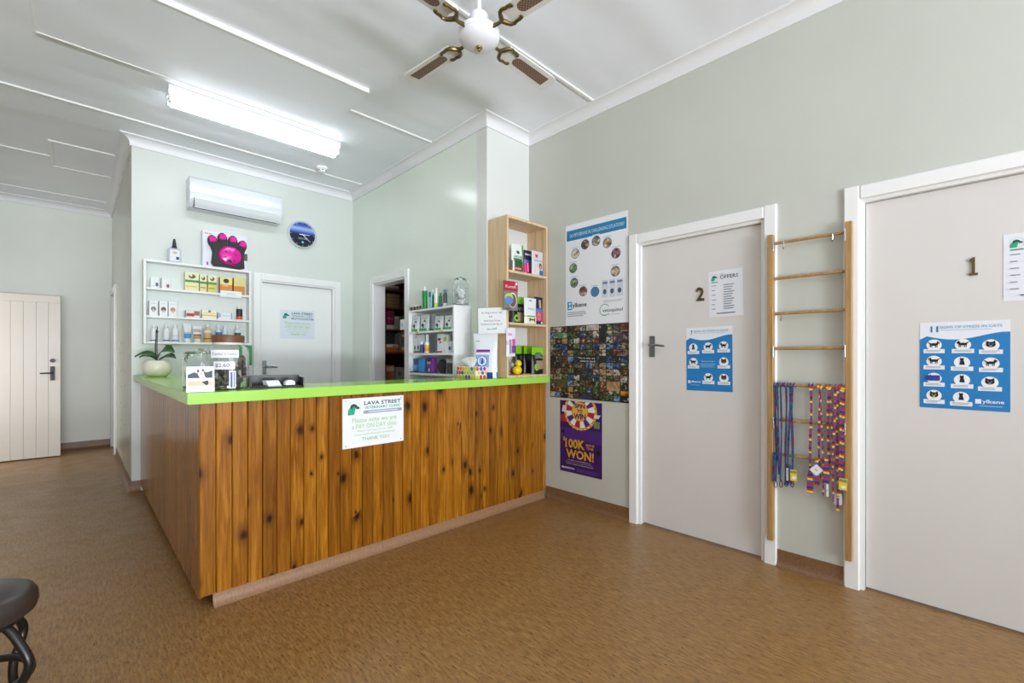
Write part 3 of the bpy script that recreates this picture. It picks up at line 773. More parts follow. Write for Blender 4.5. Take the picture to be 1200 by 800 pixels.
s7 = poster('stress_signs_poster', 'blue poster of dog pictures on door 2 below the number', 'poster', (XDp, 1.334, .992), '-X', w, h, M('#e8ebf2', .4), roll=math.radians(.5))
stress(s7, w, h, '7', 'SIGNS OF STRESS IN DOGS', [(.16, .68), (.49, .69), (.82, .70), (.16, .45), (.82, .455), (.49, .21), (.82, .205)], .029, .13, [M('#b5651d'), M('#c8792a')], [2, 4, 1, 1, 0, 4, 3])
p = Print(.0016); p.text('Did you know?', w * .35, h * .45, w * .63, h * .475, M('#d9ebf7')); p.lines(w * .32, h * .36, w * .66, h * .43, 4, M('#7fb6e0'), .2)
p.rect(w * .04, h * .115, w * .08, h * .16, WHT); p.text('ylkene', w * .085, h * .115, w * .32, h * .16, WHT, .02); p.lines(w * .1, h * .08, w * .32, h * .092, 1, M('#a8d0ec'), .1); p.build('lettering', s7)
s11 = poster('stress_signs_poster', 'blue poster of black cat pictures on door 1 below the number', 'poster', (XDp, .165, .972), '-X', w, h - .008, M('#e8ebf2', .4))
stress(s11, w, h - .008, '11', 'SIGNS OF STRESS IN CATS', [(.17, .735), (.50, .735), (.80, .725), (.17, .545), (.49, .535), (.80, .525), (.17, .345), (.49, .335), (.79, .315), (.17, .145), (.48, .135)], .027, .125, [M('#c8d23a'), M('#2a2a66'), M('#8a8a90')], [4, 1, 0, 1, 2, 4, 1, 2, 3, 0, 5])
p = Print(.0018); p.rect(w * .635, h * .075, w * .70, h * .125, WHT); p.text('ylkene', w * .71, h * .07, w * .94, h * .122, WHT, .02); p.lines(w * .68, h * .04, w * .94, h * .055, 1, M('#a8d0ec'), .1)
p.build('lettering', s11)
p = Print(.006); p.rect(w * .08, h * .315, w * .24, h * .375, M('#2a3a9a')); p.build('cat_carrier', s11)

# ================================================================== LADDER RACK
XRK = 2.897
rk = empty('ladder_rack', (XRK, .62, .153)); tag(rk, 'pine ladder rack with thin rungs fixed between the two doors', 'rack')
rl = [.802, .436]
for yy in rl: MB().cbox(-.019, .019, yy - .62 - .0145, yy - .62 + .0145, 0, 1.772, .002).build('rail', MAT_RACK, rk)
RZ = [1.873, 1.669, 1.466, 1.265, 1.058, .856, .658]
for z in RZ: MB().tube([(0, .802 - .62 - .013, z - .153), (0, .436 - .62 + .013, z - .153)], .0085, 10).build('rung', MAT_RACK, rk)
for z in (RZ[0], RZ[3], RZ[5]):
    for yy, s in ((.802, -1), (.436, 1)):
        MB().cbox(-.022, .012, yy - .62 + s * .0150 - .003, yy - .62 + s * .0150 + .003, z - .153 - .05, z - .153 + .015, .001).build('bracket', MAT_CHROME, rk)
hk = onX(916, 367, XRK)
def hook(y, z):
    MB().tube([(-.0, y - .62, z - .153 + .011), (-.011, y - .62, z - .153), (-.008, y - .62, z - .153 - .014), (-.004, y - .62, z - .153 - .03), (-.016, y - .62, z - .153 - .042), (-.026, y - .62, z - .153 - .03)], .0025, 6).build('hook', MAT_CHROME, rk)
hook(hk.y, RZ[2])
hook(onX(919, 284, XRK).y, RZ[0]); hook(onX(976, 275, XRK).y, RZ[0])

# ------------------------------------------------------------------ leads hanging from the rung
t = NT('rainbow_webbing', .6); tc = t.n('ShaderNodeTexCoord'); sx = t.n('ShaderNodeSeparateXYZ'); t.l(tc.outputs['Object'], sx.inputs[0])
ad = t.n('ShaderNodeMath', operation='MULTIPLY'); ad.inputs[1].default_value = 14.5; t.l(sx.outputs[2], ad.inputs[0])
oi = t.n('ShaderNodeObjectInfo'); a2 = t.n('ShaderNodeMath', operation='ADD'); t.l(ad.outputs[0], a2.inputs[0]); t.l(oi.outputs['Random'], a2.inputs[1])
fr = t.n('ShaderNodeMath', operation='FRACT'); t.l(a2.outputs[0], fr.inputs[0])
t.color(t.ramp(fr.outputs[0], [(0, '#c81832'), (.22, '#1f5fa8'), (.42, '#f0cc1c'), (.58, '#c81832'), (.74, '#17386a'), (.9, '#1f5fa8')], 'CONSTANT')); MAT_RAINBOW = t.m
t = NT('blue_pink_webbing', .6); v = t.coords((1, 1, .5), True)
t.color(t.ramp(t.noise(v, 62, 3, .6), [(.30, '#10122c'), (.42, '#1b3f78'), (.5, '#2a7296'), (.55, '#1a1e48'), (.63, '#981c54'), (.68, '#20285c')])); MAT_BLUEWEB = t.m
def strap(mb, pts, w=.015, th=.0035, mi=0):
    """flat webbing along pts [(y, z, x)], wide along y"""
    vs = []; n = len(pts)
    for (y, z, x, ww) in pts:
        vs += [(x - th / 2, y - ww / 2, z), (x + th / 2, y - ww / 2, z), (x + th / 2, y + ww / 2, z), (x - th / 2, y + ww / 2, z)]
    fs = [(0, 1, 2, 3), tuple((n - 1) * 4 + k for k in (3, 2, 1, 0))]
    for i in range(n - 1):
        for k in range(4): fs.append((i * 4 + k, i * 4 + (k + 1) % 4, i * 4 + 4 + (k + 1) % 4, i * 4 + 4 + k))
    mb.add(vs, fs, mi)
def lead(label, px, pend, web, group, second=None, handle=None, clip=None, wid=.013, tagc=None, drift=0.0):
    """lead looped over rung 5: knot round the rung, strap(s) hanging, hand loop, swivel clip, card tag"""
    y = onX(px, 460, XRK - .02).y; z0 = RZ[4]
    r = empty('dog_lead', (XRK, y, z0)); tag(r, label, 'dog lead', group)
    mb = MB()
    for dy in (-.008, .008):
        mb.tube([(.010 * math.cos(a) , dy + .003 * math.sin(a), .0105 * math.sin(a)) for a in [PI * k / 6 for k in range(13)]], .0042, 6)
    mb.tube([(-.013, -.0105, -.004), (-.015, 0, -.010), (-.013, .0105, -.004)], .005, 6)
    mb.build('knot', web, r)
    ze = onX(px, pend, XRK - .02).z - z0
    def run(dx, zend, w_, ph, amp=.003, off=0):
        n = 16
        pts = []
        for k in range(n + 1):
            f = k / n
            tw = .62 + .38 * abs(math.cos(f * 5.5 + ph))
            pts.append((off + dx * f + amp * math.sin(f * 6 + ph), -.006 + (zend + .006) * f, -.0145 + .003 * math.sin(f * 4 + ph), w_ * tw))
        return pts
    mb = MB(); strap(mb, run(drift, ze, wid, px * 1.3)); mb.build('strap', web, r)
    if second:
        mb = MB(); strap(mb, run(second[0], second[1] and onX(px, second[1], XRK - .02).z - z0, second[2], px * .7 + 1, .002, second[0] * .6)); o = mb.build('strap', web, r); o.location.x = -.006
    if handle:
        hy, h0, h1, hw = handle
        za = onX(px, h0, XRK - .02).z - z0; zb = onX(px, h1, XRK - .02).z - z0
        mb = MB(); pts = []
        for k in range(9):
            f = k / 8; pts.append((hy, za + (zb - za) * f, -.022, hw * (.45 + .55 * math.sin(min(1, f * 1.5) * PI / 2))))
        strap(mb, pts, th=.009); mb.build('hand_loop', web, r)
    if clip:
        zc = onX(px, clip, XRK - .02).z - z0
        mb = MB(); cy = clip_dy = drift
        mb.tube([(-.016, cy, ze + .004), (-.016, cy, ze - .006)], .005, 8)
        mb.tube([(-.016, cy + .008 * math.sin(a), (ze - .006 + zc) / 2 + (ze - .006 - zc) / 2 * math.cos(a)) for a in [2 * PI * k / 12 for k in range(12)]], .0022, 6)
        mb.build('swivel_clip', M('#5a6078', .3, 1.0), r)
    if tagc:
        (l, tp, rr_, bt, cc, rot, x) = tagc
        a_ = onX(l, tp, XRK - x); b_ = onX(rr_, bt, XRK - x)
        w2 = abs(a_.y - b_.y); h2 = a_.z - b_.z; cyy = (a_.y + b_.y) / 2 - y; czz = (a_.z + b_.z) / 2 - z0
        pl = []
        for du, dv in ((-.5, -.5), (.5, -.5), (.5, .5), (-.5, .5)):
            du *= w2; dv *= h2
            pl.append((cyy - (du * math.cos(rot) - dv * math.sin(rot)), czz + du * math.sin(rot) + dv * math.cos(rot)))
        mb = MB(); xx = -x
        mb.add([(xx - .0015, a, b) for a, b in pl] + [(xx, a, b) for a, b in pl], [(0, 1, 2, 3), (7, 6, 5, 4)] + [(k, (k + 1) % 4, 4 + (k + 1) % 4, 4 + k) for k in range(4)])
        tg = mb.build('card_tag', M(cc, .5), r)
        pr = Print(.002)
        if cc == '#e4cf28':
            pr.rect(-w2 * .45, h2 * .18, w2 * .45, h2 * .42, M('#8a8a72')); pr.rect(-w2 * .2, -h2 * .35, w2 * .35, -h2 * .1, M('#eef0ee'))
        else: pr.rect(-w2 * .18, -h2 * .06, w2 * .18, h2 * .1, M('#b8bac4'))
        pr.build('printed_label', tg, lambda u, v_, w_: (xx - w_, cyy - (u * math.cos(rot) - v_ * math.sin(rot)), czz + u * math.sin(rot) + v_ * math.cos(rot)))
    return r
GB, GR = 'blue and pink dog leads on the rack', 'rainbow striped dog leads on the rack'
lead('blue and pink lead nearest the left rail of the ladder rack', 908.8, 562, MAT_BLUEWEB, GB, second=(-.012, 555, .013), handle=(.004, 530, 564, .021), clip=571)
lead('thin blue and pink lead, second from the left rail', 914.9, 563, MAT_BLUEWEB, GB, clip=571, wid=.009)
lead('blue and pink lead, third from the left rail', 920.8, 561, MAT_BLUEWEB, GB, handle=(-.004, 543, 568, .016), clip=570, wid=.011, tagc=(921.5, 548, 924, 563, '#b9bccb', 0, .032))
lead('blue and pink lead carrying a yellow card tag', 928, 560, MAT_BLUEWEB, GB, second=(.013, 563, .012), handle=(.01, 545, 567, .026), clip=571, tagc=(926, 549.5, 934, 564, '#e4cf28', 0, .034))
lead('rainbow lead nearest the gap, with a wide hand loop at its end', 949.8, 560, MAT_RAINBOW, GR, handle=(.002, 550, 577.5, .028), wid=.014)
lead('rainbow lead with a large tilted white tag', 960, 560, MAT_RAINBOW, GR, second=(-.012, 579, .008), handle=(.010, 538, 569, .022), wid=.013, tagc=(951, 544.5, 962, 556.5, '#e9eaf0', -.75, .036))
lead('rainbow lead in the middle with a broad striped hand loop', 970.5, 545, MAT_RAINBOW, GR, second=(-.016, 586, .008), handle=(.008, 536, 566, .026), wid=.014, tagc=(968.5, 567, 971, 582, '#e6e7f0', 0, .032))
lead('longest rainbow lead with hanging white tags', 981, 599, MAT_RAINBOW, GR, second=(.012, 558, .012), wid=.014, tagc=(977, 577, 987, 592, '#e3e4ee', .05, .008))
lead('rainbow lead beside the right rail with a yellow tag', 988, 575, MAT_RAINBOW, GR, second=(.012, 583, .01), wid=.013, drift=.004, tagc=(983, 559.5, 993, 575, '#e4cf28', -.05, .034))

# ================================================================== CEILING FAN
FC = onZ(561.5, 40, 2.90)
fan = empty('ceiling_fan', (FC.x, FC.y, 2.90)); tag(fan, 'white four blade ceiling fan with rattan blade insets and bronze brackets', 'ceiling fan')
MB().tube([(0, 0, .07), (0, 0, .29)], .0125, 12).build('rod', MAT_WHITE, fan)
MB().lathe([(0.0, .30), (.06, .30), (.058, .27), (.025, .245), (0, .245)], 20).build('ceiling_cup', MAT_WHITE, fan)
MB().lathe([(.03, .105), (.044, .099), (.05, .085), (.052, .032), (.06, .026), (.096, .018), (.107, .008), (.107, -.012), (.101, -.016), (.101, -.022), (.106, -.026), (.1, -.036), (.08, -.052), (.05, -.064), (0, -.07)], 32).build('motor', M('#e8e9ef', .3), fan)
MB().lathe([(.018, -.066), (.016, -.077), (.009, -.083), (.008, -.089), (0, -.091)], 14).build('finial', M('#a89a6a', .25, 1.0), fan)
t = NT('rattan_weave', .6); v = t.coords((1, 1, 1))
ck = t.n('ShaderNodeTexChecker'); ck.inputs['Scale'].default_value = 110; ck.inputs['Color1'].default_value = lin('#8d7160'); ck.inputs['Color2'].default_value = lin('#5d473b'); t.l(v, ck.inputs['Vector']); t.color(ck.outputs[0]); MAT_RATTAN = t.m
MAT_BRONZE = M('#6a5a33', .35, .7)
BR0, BR1, BWD = .185, .60, .062
outline = [(BR0, -.052), (BR1 - .06, -BWD), (BR1 - .022, -BWD + .004), (BR1, -.028), (BR1, .028), (BR1 - .022, BWD - .004), (BR1 - .06, BWD), (BR0, .052), (BR0 + .012, 0)]
for k, ang in enumerate((3, 95, 183, 275)):
    Rm = Matrix.Rotation(math.radians(ang), 4, 'Z') @ Matrix.Rotation(math.radians(-7), 4, 'X')
    bl = MB().prism(outline, -.004, .004, 0).build('blade', M('#dcdcd6', .4), fan); bl.matrix_local = Rm
    slot = [(BR0 + .11 + .03 * math.cos(a), .03 * math.sin(a)) for a in [PI / 2 + PI * j / 8 for j in range(9)]] + [(BR1 - .075, -.034), (BR1 - .05, 0.0), (BR1 - .075, .034)]
    slot = [(x, y * (1.0 + .15 * (x - .3))) for x, y in slot]
    slot[-2] = (BR1 - .055, -.034); slot[-1] = (BR1 - .055, .034); slot = slot[:-3] + [(BR1 - .055, -.034), (BR1 - .055, .034)]
    MB().prism(slot, -.0046, .0046).build('rattan_inset', MAT_RATTAN, bl)
    mb = MB()
    mb.tube([(.09, 0, -.004), (.135, 0, -.012), (.165, 0, -.010)], [.013, .011, .012], 8, flat=.6)
    for s in (-1, 1):
        mb.tube([(.16, 0, -.009), (.172, s * .022, -.009), (.185, s * .042, -.009), (.205, s * .05, -.009), (.222, s * .044, -.009), (.24, s * .046, -.009), (.256, s * .040, -.009)], [.012, .012, .010, .008, .008, .007, .009], 8, flat=1)
        mb.sphere((.256, s * .037, -.009), .010, 8, 6, sc=(1, 1, .6))
    br = mb.build('blade_bracket', MAT_BRONZE, fan); br.matrix_local = Rm

# ================================================================== FLUORESCENT LIGHT, SMOKE ALARM
fl = empty('ceiling_light', (1.12, 4.13, ZC)); tag(fl, 'long white twin tube fluorescent batten light on the ceiling', 'light fitting')
L2 = .635
MB().add(*(lambda pr: ([(-L2, y, z) for y, z in pr] + [(L2, y, z) for y, z in pr], [(i, (i + 1) % 6, 6 + (i + 1) % 6, 6 + i) for i in range(6)] + [list(range(6)), [6 + i for i in range(6)][::-1]]))([(-.075, 0), (-.075, -.035), (-.05, -.062), (.05, -.062), (.075, -.035), (.075, 0)])).build('housing', M('#ececee', .4), fl)
for yy in (-.042, .042):
    tb = MB().tube([(-L2 + .02, yy, -.095), (L2 - .02, yy, -.095)], .0165, 14).build('tube', M('#f2f9ff', .3, emit=29, name='fluorescent_tube'), fl)
    for sx_ in (-1, 1):
        MB().cbox(sx_ * (L2 - .012) - .010, sx_ * (L2 - .012) + .010, yy - .016, yy + .016, -.118, -.06, .004).build('lamp_holder', M('#dfe6e2', .4), fl)
        MB().cbox(sx_ * (L2 - .001) - .0015, sx_ * (L2 - .001) + .0015, yy - .008, yy + .008, -.106, -.092, .001).build('holder_mark', M('#1fa06a', .4), fl)
q = onZ(377.5, 196, ZC)
sd = empty('smoke_alarm', (q.x, q.y, ZC)); tag(sd, 'round white smoke alarm on the ceiling beside the light', 'smoke alarm')
MB().lathe([(0.0, 0), (.055, 0), (.055, -.018), (.05, -.024), (0, -.024)], 24).build('base', MAT_WHITE, sd)
MB().lathe([(.040, -.024), (.036, -.044), (.028, -.052), (0, -.054)], 24).build('sensor_dome', MAT_WHITE, sd)
for a in range(6):
    o = MB().cbox(-.009, .009, -.0385, -.034, -.040, -.030, .001).build('vent_slot', M('#30343a', .6), sd); o.rotation_euler = (0, 0, a * PI / 3 - .2)

# ================================================================== AIR CONDITIONER, CLOCK
YA = YB - .20
xa0, xa1 = .765, 1.565
ac = empty('air_conditioner', (xa0, YB, 2.63)); tag(ac, 'white split system air conditioner high on the mint wall', 'air conditioner')
aw = xa1 - xa0
prf = [(0, .0), (-.15, .0), (-.178, .03), (-.195, .075), (-.20, .14), (-.192, .26), (-.165, .285), (0, .285)]
n = len(prf); mb = MB()
mb.add([(0, y, z) for y, z in prf] + [(aw, y, z) for y, z in prf], [(i, (i + 1) % n, n + (i + 1) % n, n + i) for i in range(n)], 0, True); mb.add([(0, y, z) for y, z in prf], [list(range(n))]); mb.add([(aw, y, z) for y, z in prf], [list(range(n))[::-1]])
mb.build('body', M('#d9dde0', .14, spec=.6), ac)
lv = MB(); lv.add([(.035, -.152, -.002), (aw - .05, -.152, -.002), (aw - .05, -.203, .078), (.035, -.203, .078), (.035, -.146, -.002), (aw - .05, -.146, -.002), (aw - .05, -.196, .08), (.035, -.196, .08)], [(0, 1, 2, 3), (7, 6, 5, 4), (0, 4, 5, 1), (1, 5, 6, 2), (2, 6, 7, 3), (3, 7, 4, 0)])
lv.build('air_flap', M('#dfe3e6', .2), ac)
MB().box(.033, aw - .047, -.158, -.150, -.006, -.001).build('outlet_gap', M('#2a2d2f', .6), ac)
MB().box(.03, .0345, -.206, -.150, .0, .08).build('flap_joint', M('#4a4d4f', .6), ac)
o = Print(.0005); o.text('LG', .0, 0, .03, .018, M('#b9c0c8'), .02); o = o.build('badge', ac, lambda u, v_, w_: (.24 + u, -.2005 - w_, .15 + v_))
q = onY(353.5, 275.5, YB)
ckk = empty('wall_clock', (q.x, YB, q.z)); tag(ckk, 'round wall clock with a dark blue face and thin white rim', 'clock')
R_ = .155
o = MB().lathe([(0.0, 0), (R_ - .005, 0), (R_, .012), (R_, .032), (R_ - .012, .04), (R_ - .02, .03)], 40, caps=False).build('rim', M('#dde3e8', .25, .3), ckk); o.rotation_euler = (PI / 2, 0, 0)
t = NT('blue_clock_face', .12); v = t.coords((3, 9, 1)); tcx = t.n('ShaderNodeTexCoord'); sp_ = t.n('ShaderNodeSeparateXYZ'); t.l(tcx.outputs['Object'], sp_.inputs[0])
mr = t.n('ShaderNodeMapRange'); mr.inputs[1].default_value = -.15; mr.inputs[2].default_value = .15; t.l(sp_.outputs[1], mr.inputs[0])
t.color(t.ramp(mr.outputs[0], [(0, '#10131f'), (.5, '#1b2038'), (.57, '#2f4fb0'), (.72, '#9fb4e0'), (.82, '#3a5cc0'), (1, '#16204a')])); MFACE = t.m  # pale band in the blue is a highlight painted across the face
o = MB().lathe([(R_ - .014, .026), (R_ - .014, .031), (0, .031)], 40).build('face', MFACE, ckk); o.rotation_euler = (PI / 2, 0, 0)
fr_ = lambda u, v_, w_: (u, -.0315 - w_, v_)
p = Print()
for k in range(12):
    a = k * PI / 6; p.ell(.125 * math.sin(a), .125 * math.cos(a), .004, .004, M('#c9d2e4'), 8)
p.build('hour_marks', ckk, fr_)
def hand(nm, ang, ln, w_, back=.02, lay=0):
    p = Print(.001 + lay); d = Vector((math.sin(ang), math.cos(ang))); n_ = Vector((d.y, -d.x))
    p.poly([tuple(-d * back + n_ * w_), tuple(d * ln + n_ * w_ * .5), tuple(d * ln - n_ * w_ * .5), tuple(-d * back - n_ * w_)], M('#dfe4ea')); p.build(nm, ckk, fr_)
hand('minute_hand', math.radians(131), .11, .004, .01, .001); hand('hour_hand', math.radians(88), .075, .005, .035)
p = Print(); p.text('NUTRI', -.045, -.055, .05, -.035, M('#9aa3b5'), .01); p.ell(0, -.085, .013, .013, M('#5fc0d0'), 14); p.build('badge', ckk, fr_)

# ================================================================== PRODUCTS: builders
def carton(name, label, cat, loc, rz, w, d, h, color, prints, group=None, rough=.45):
    """upright packet: origin at the middle of its base, front looks along local -Y; prints in fractions of the front"""
    o = MB().cbox(-w / 2, w / 2, -d / 2, d / 2, 0, h, .0015).build(name, M(color, rough))
    o.location = loc; o.rotation_euler[2] = rz; tag(o, label, cat, group)
    if prints:
        p = Print(.0005, .0003)
        for it in prints:
            k = it[0]; c_ = it[-1]; m = c_ if not isinstance(c_, str) else M(c_, .45)
            if k == 'r': p.rect(-w / 2 + w * it[1], h * it[2], -w / 2 + w * it[3], h * it[4], m)
            elif k == 'e': p.ell(-w / 2 + w * it[1], h * it[2], w * it[3], h * it[4], m, 14)
            elif k == 't': p.text(it[1], -w / 2 + w * it[2], h * it[3], -w / 2 + w * it[4], h * it[5], m, .01)
        p.build('printed_label', o, lambda u, v_, w_: (u, -d / 2 - w_, v_))['kind'] = 'stuff'
    return o
def bottle(name, label, cat, loc, r, h, body, cap, lab, group=None, neck=.35, capr=.5, lab0=.08, lab1=.6, bands=None, rough=.35, caph=.16):
    e = empty(name, loc); tag(e, label, cat, group)
    hb = h * (1 - caph)
    MB().lathe([(0, 0), (r * .92, 0), (r, r * .12), (r, hb * .80), (r * .93, hb * .88), (r * neck, hb * .97), (r * neck, hb)], 18).build('body', M(body, rough), e)
    MB().lathe([(0, hb), (r * capr, hb), (r * capr, h * .985), (r * capr * .85, h), (0, h)], 14).build('cap', M(cap, .4), e)
    rr_ = r + .0006
    if lab:
        lb = MB().lathe([(rr_, hb * lab0), (rr_, hb * lab1)], 18, caps=False).build('printed_label', M(lab, .45), e)
    for (f0, f1, cc) in (bands or []):
        MB().lathe([(rr_ + .0006, hb * f0), (rr_ + .0006, hb * f1)], 18, caps=False).build('label_band', M(cc, .45), e)
    return e
def squeeze_tube(name, label, loc, w, h, d, body, bands, capc, group=None):
    e = empty(name, loc); tag(e, label, 'tube', group)
    mb = MB(); n = 16; lev = [(0.15, 1.0), (.4, .96), (.7, .7), (.93, .12), (1.0, .10)]
    vs = []
    for f, sq in lev:
        for k in range(n):
            a = 2 * PI * k / n; ww = w / 2 * (.78 + .22 * f); vs.append((ww * math.cos(a), d / 2 * sq * math.sin(a), h * f))
    fs = [(i * n + k, i * n + (k + 1) % n, (i + 1) * n + (k + 1) % n, (i + 1) * n + k) for i in range(len(lev) - 1) for k in range(n)] + [list(range(n))[::-1], [(len(lev) - 1) * n + k for k in range(n)]]
    mb.add(vs, fs, 0, True); b = mb.build('body', M(body, .4), e)
    MB().lathe([(0, 0), (w * .34, 0), (w * .36, h * .15), (0, h * .15)], 16).build('cap', M(capc, .4), e)
    def tube_front(u, v_, w_):
        f = min(1, max(.15, v_ / h))
        for (fa, sa), (fb, sb_) in zip(lev, lev[1:]):
            if fa <= f <= fb: sq = sa + (sb_ - sa) * (f - fa) / (fb - fa); break
        ww = w / 2 * (.78 + .22 * f)
        return (u, -d / 2 * sq * math.sqrt(max(0, 1 - min(1, (u / ww) ** 2))) - .0015 - w_, v_)
    p = Print(.001)
    for f0, f1, cc in bands: p.rect(-w * .39, h * f0, w * .39, h * f1, M(cc, .45), 8)
    p.build('printed_label', e, tube_front)
    return e
def pouch(name, label, cat, loc, rz, w, h, d, color, items, group=None, top=.10, topcol=None, tilt=0, rough=.35):
    """soft bag: fat belly, flat top seal; front looks along local -Y"""
    nu, nv = 10, 12
    def dep(u, v_):
        x = min(1, abs(u) / (w / 2)); f = min(1, max(0, v_ / h))
        side = math.sqrt(max(0, 1 - x ** 2.6)); up = (1 - max(0, (f - .18) / (1 - top - .18)) ** 1.5) if f < 1 - top else 0
        up = max(0, min(1, up)) if f > .18 else 1 - (.18 - f) * .6
        return .0022 + d / 2 * side * up
    mb = MB()
    for sgn in (-1, 1):
        vs = []; fs = []
        for j in range(nv + 1):
            for i in range(nu + 1):
                u = -w / 2 + w * i / nu; v_ = h * j / nv; ins = .018 * w * math.sin(PI * min(1, j / nv)) * (1 if i in (0, nu) else 0)
                vs.append((u + (ins if i == 0 else -ins), sgn * (dep(u, v_) if 0 < i < nu else .0015), v_))
        for j in range(nv):
            for i in range(nu): a = j * (nu + 1) + i; fs.append((a, a + 1, a + nu + 2, a + nu + 1))
        mb.add(vs, fs, 0, True)
    # close the base
    vs = []
    for i in range(nu + 1):
        u = -w / 2 + w * i / nu
        for sgn in (-1, 1): vs.append((u, sgn * (dep(u, 0) if 0 < i < nu else .0015), 0))
    mb.add(vs, [(2 * i, 2 * i + 1, 2 * i + 3, 2 * i + 2) for i in range(nu)])
    o = mb.build(name, M(color, rough)); o.location = loc; o.rotation_euler = (tilt, 0, rz); tag(o, label, cat, group)
    p = Print(.001, .0003, dep)
    if topcol: p.rect(-w * .49, h * (1 - top - .08), w * .49, h * .995, M(topcol, .35))
    for it in items:
        k = it[0]; m = M(it[-1], .4) if isinstance(it[-1], str) else it[-1]
        if k == 'r': p.rect(-w / 2 + w * it[1], h * it[2], -w / 2 + w * it[3], h * it[4], m)
        elif k == 'e': p.ell(-w / 2 + w * it[1], h * it[2], w * it[3], h * it[4], m, 16)
        elif k == 't': p.text(it[1], -w / 2 + w * it[2], h * it[3], -w / 2 + w * it[4], h * it[5], m, .01)
        elif k == 'p': p.poly([(-w / 2 + w * a_, h * b_) for a_, b_ in it[1]], m)
    if p.e: p.build('printed_label', o, frontY)['kind'] = 'stuff'
    return o

# ================================================================== WHITE WALL SHELF BEHIND THE COUNTER
YW = YB - .12
bs = empty('wall_shelf', (.436, YB, 1.335)); tag(bs, 'white three tier wall shelf of pet medicines behind the counter', 'shelf')
sw, sh = .858, .76
bz = [0, .245, .505, sh - .02]
MB().cbox(0, .02, -.12, 0, 0, sh, .002).build('side_panel', MAT_TRIM, bs); MB().cbox(sw - .02, sw, -.12, 0, 0, sh, .002).build('side_panel', MAT_TRIM, bs)
MB().cbox(.0205, sw - .0205, -.119, 0, sh - .02, sh, .002).build('top_board', MAT_TRIM, bs)
for z in (0, .235, .49): MB().cbox(.0205, sw - .0205, -.119, 0, z, z + .02, .002).build('shelf_board', MAT_TRIM, bs)
MB().box(.02, sw - .02, -.006, -.001, .02, sh - .02).build('back_panel', M('#e4eae6', .4), bs)
TG = MB().box(0, .185, -.001, .001, 0, .062).build('shelf_ticket', MAT_PAPER); TG.location = (onY(258, 350, YW).x, YW - .0035, 1.335 + .475); tag(TG, 'white paper ticket taped to the wall shelf edge below the orange cartons', 'ticket')
p = Print(); p.rect(.06, .035, .13, .038, M('#a9aeb6')); p.rect(.05, .024, .135, .027, M('#a9aeb6')); p.build('lettering', TG, lambda u, v_, w_: (u, -.001 - w_, v_))
YI = YB - .075
def bx(pl, pr): return (onY(pl, 400, YI).x + onY(pr, 400, YI).x) / 2, onY(pr, 400, YI).x - onY(pl, 400, YI).x
def bh(pl, yt, yb): return (yb - yt) * (onY(pl, 400, YI).dot(_F)) / FPX
R1, R2, R3 = 1.335 + .5105, 1.335 + .2555, 1.335 + .0205
def bcarton(pl, pr, yt, yb, z, label, color, prints, cat='carton', d=.06, group=None, name='medicine_carton'):
    x, w_ = bx(pl, pr); return carton(name, label, cat, (x, YI, z), 0, w_ * .97, d, bh(pl, yt, yb), color, prints, group)
GC = 'cartons on the wall shelf'
bcarton(175.8, 186, 323.5, 336, R1, 'small white carton at the far left of the top tier', '#e9ecec', [('e', .75, .3, .18, .2, '#5a5a78'), ('t', 'DOG', .2, .12, .5, .2, '#b0b6c8')], group=GC)
bcarton(188.7, 198.8, 324.5, 337, R1, 'small white carton with brown mark, second on the top tier', '#e9ecec', [('e', .75, .25, .2, .18, '#8a5a5a'), ('t', 'CAT', .25, .12, .5, .2, '#b0b6c8')], group=GC)
wormp = lambda c1: [('r', 0, .62, 1, 1, '#dfe6c0'), ('r', 0, .46, 1, .58, '#2f8a4a'), ('e', .5, .78, .26, .12, '#7a5232'), ('e', .42, .84, .1, .07, '#e9e2d0'), ('r', .08, .2, .8, .26, c1)]
bcarton(216, 232.8, 318.5, 340, R1, 'wide cream and green wormer carton on the top tier', '#e9e0ae', wormp('#d0c070'), group=GC)
bcarton(233.4, 241.8, 320, 340, R1, 'narrow green banded carton next to the wide wormer carton', '#e3d68c', wormp('#5a8f9a'), group=GC)
bcarton(242.7, 253.2, 321, 341, R1, 'green banded carton left of the orange cartons', '#d9c860', wormp('#5a9a5a'), group=GC)
orp = [('r', 0, .55, 1, 1, '#e6dc8a'), ('r', 0, .40, 1, .55, '#e07a1c'), ('e', .5, .78, .24, .14, '#2a2420'), ('t', 'WORMER', .15, .45, .7, .52, '#f6ead0'), ('r', .1, .1, .7, .14, '#8a5a1c')]
bcarton(256.8, 271.5, 323, 342, R1, 'wide orange and cream carton with a black dog on the top tier', '#c98a2a', orp, group=GC)
bcarton(273, 286.2, 324, 343.5, R1, 'orange and cream carton at the right end of the top tier', '#c88a34', [('r', 0, .5, 1, 1, '#d9d27a'), ('r', 0, .36, 1, .5, '#e07a1c'), ('e', .45, .72, .2, .14, '#d9c8a0')], group=GC)
wp = lambda c1: [('e', .5, .45, .3, .16, c1), ('e', .5, .32, .16, .1, '#d9b9a0'), ('r', .2, .8, .75, .84, '#c9cdd2')]
bcarton(174, 184.8, 349.5, 367, R2, 'white carton with a grey animal, first on the middle tier', '#eceeee', wp('#7f8088'), group=GC)
bcarton(186, 196.2, 350, 367.5, R2, 'white carton with a brown dog, second on the middle tier', '#eceeee', wp('#6a4a40'), group=GC)
bcarton(196.9, 207, 350.5, 368, R2, 'white carton with a tan animal, third on the middle tier', '#eceeee', wp('#b58a70'), group=GC)
bcarton(216, 233.4, 361, 369.2, R2, 'low red and white carton on the middle tier', '#e6e2de', [('r', .08, .15, .62, .6, '#b02436'), ('r', .62, .3, 1, .95, '#a8662a'), ('r', 0, 0, .05, 1, '#2a3a7a')], group=GC)
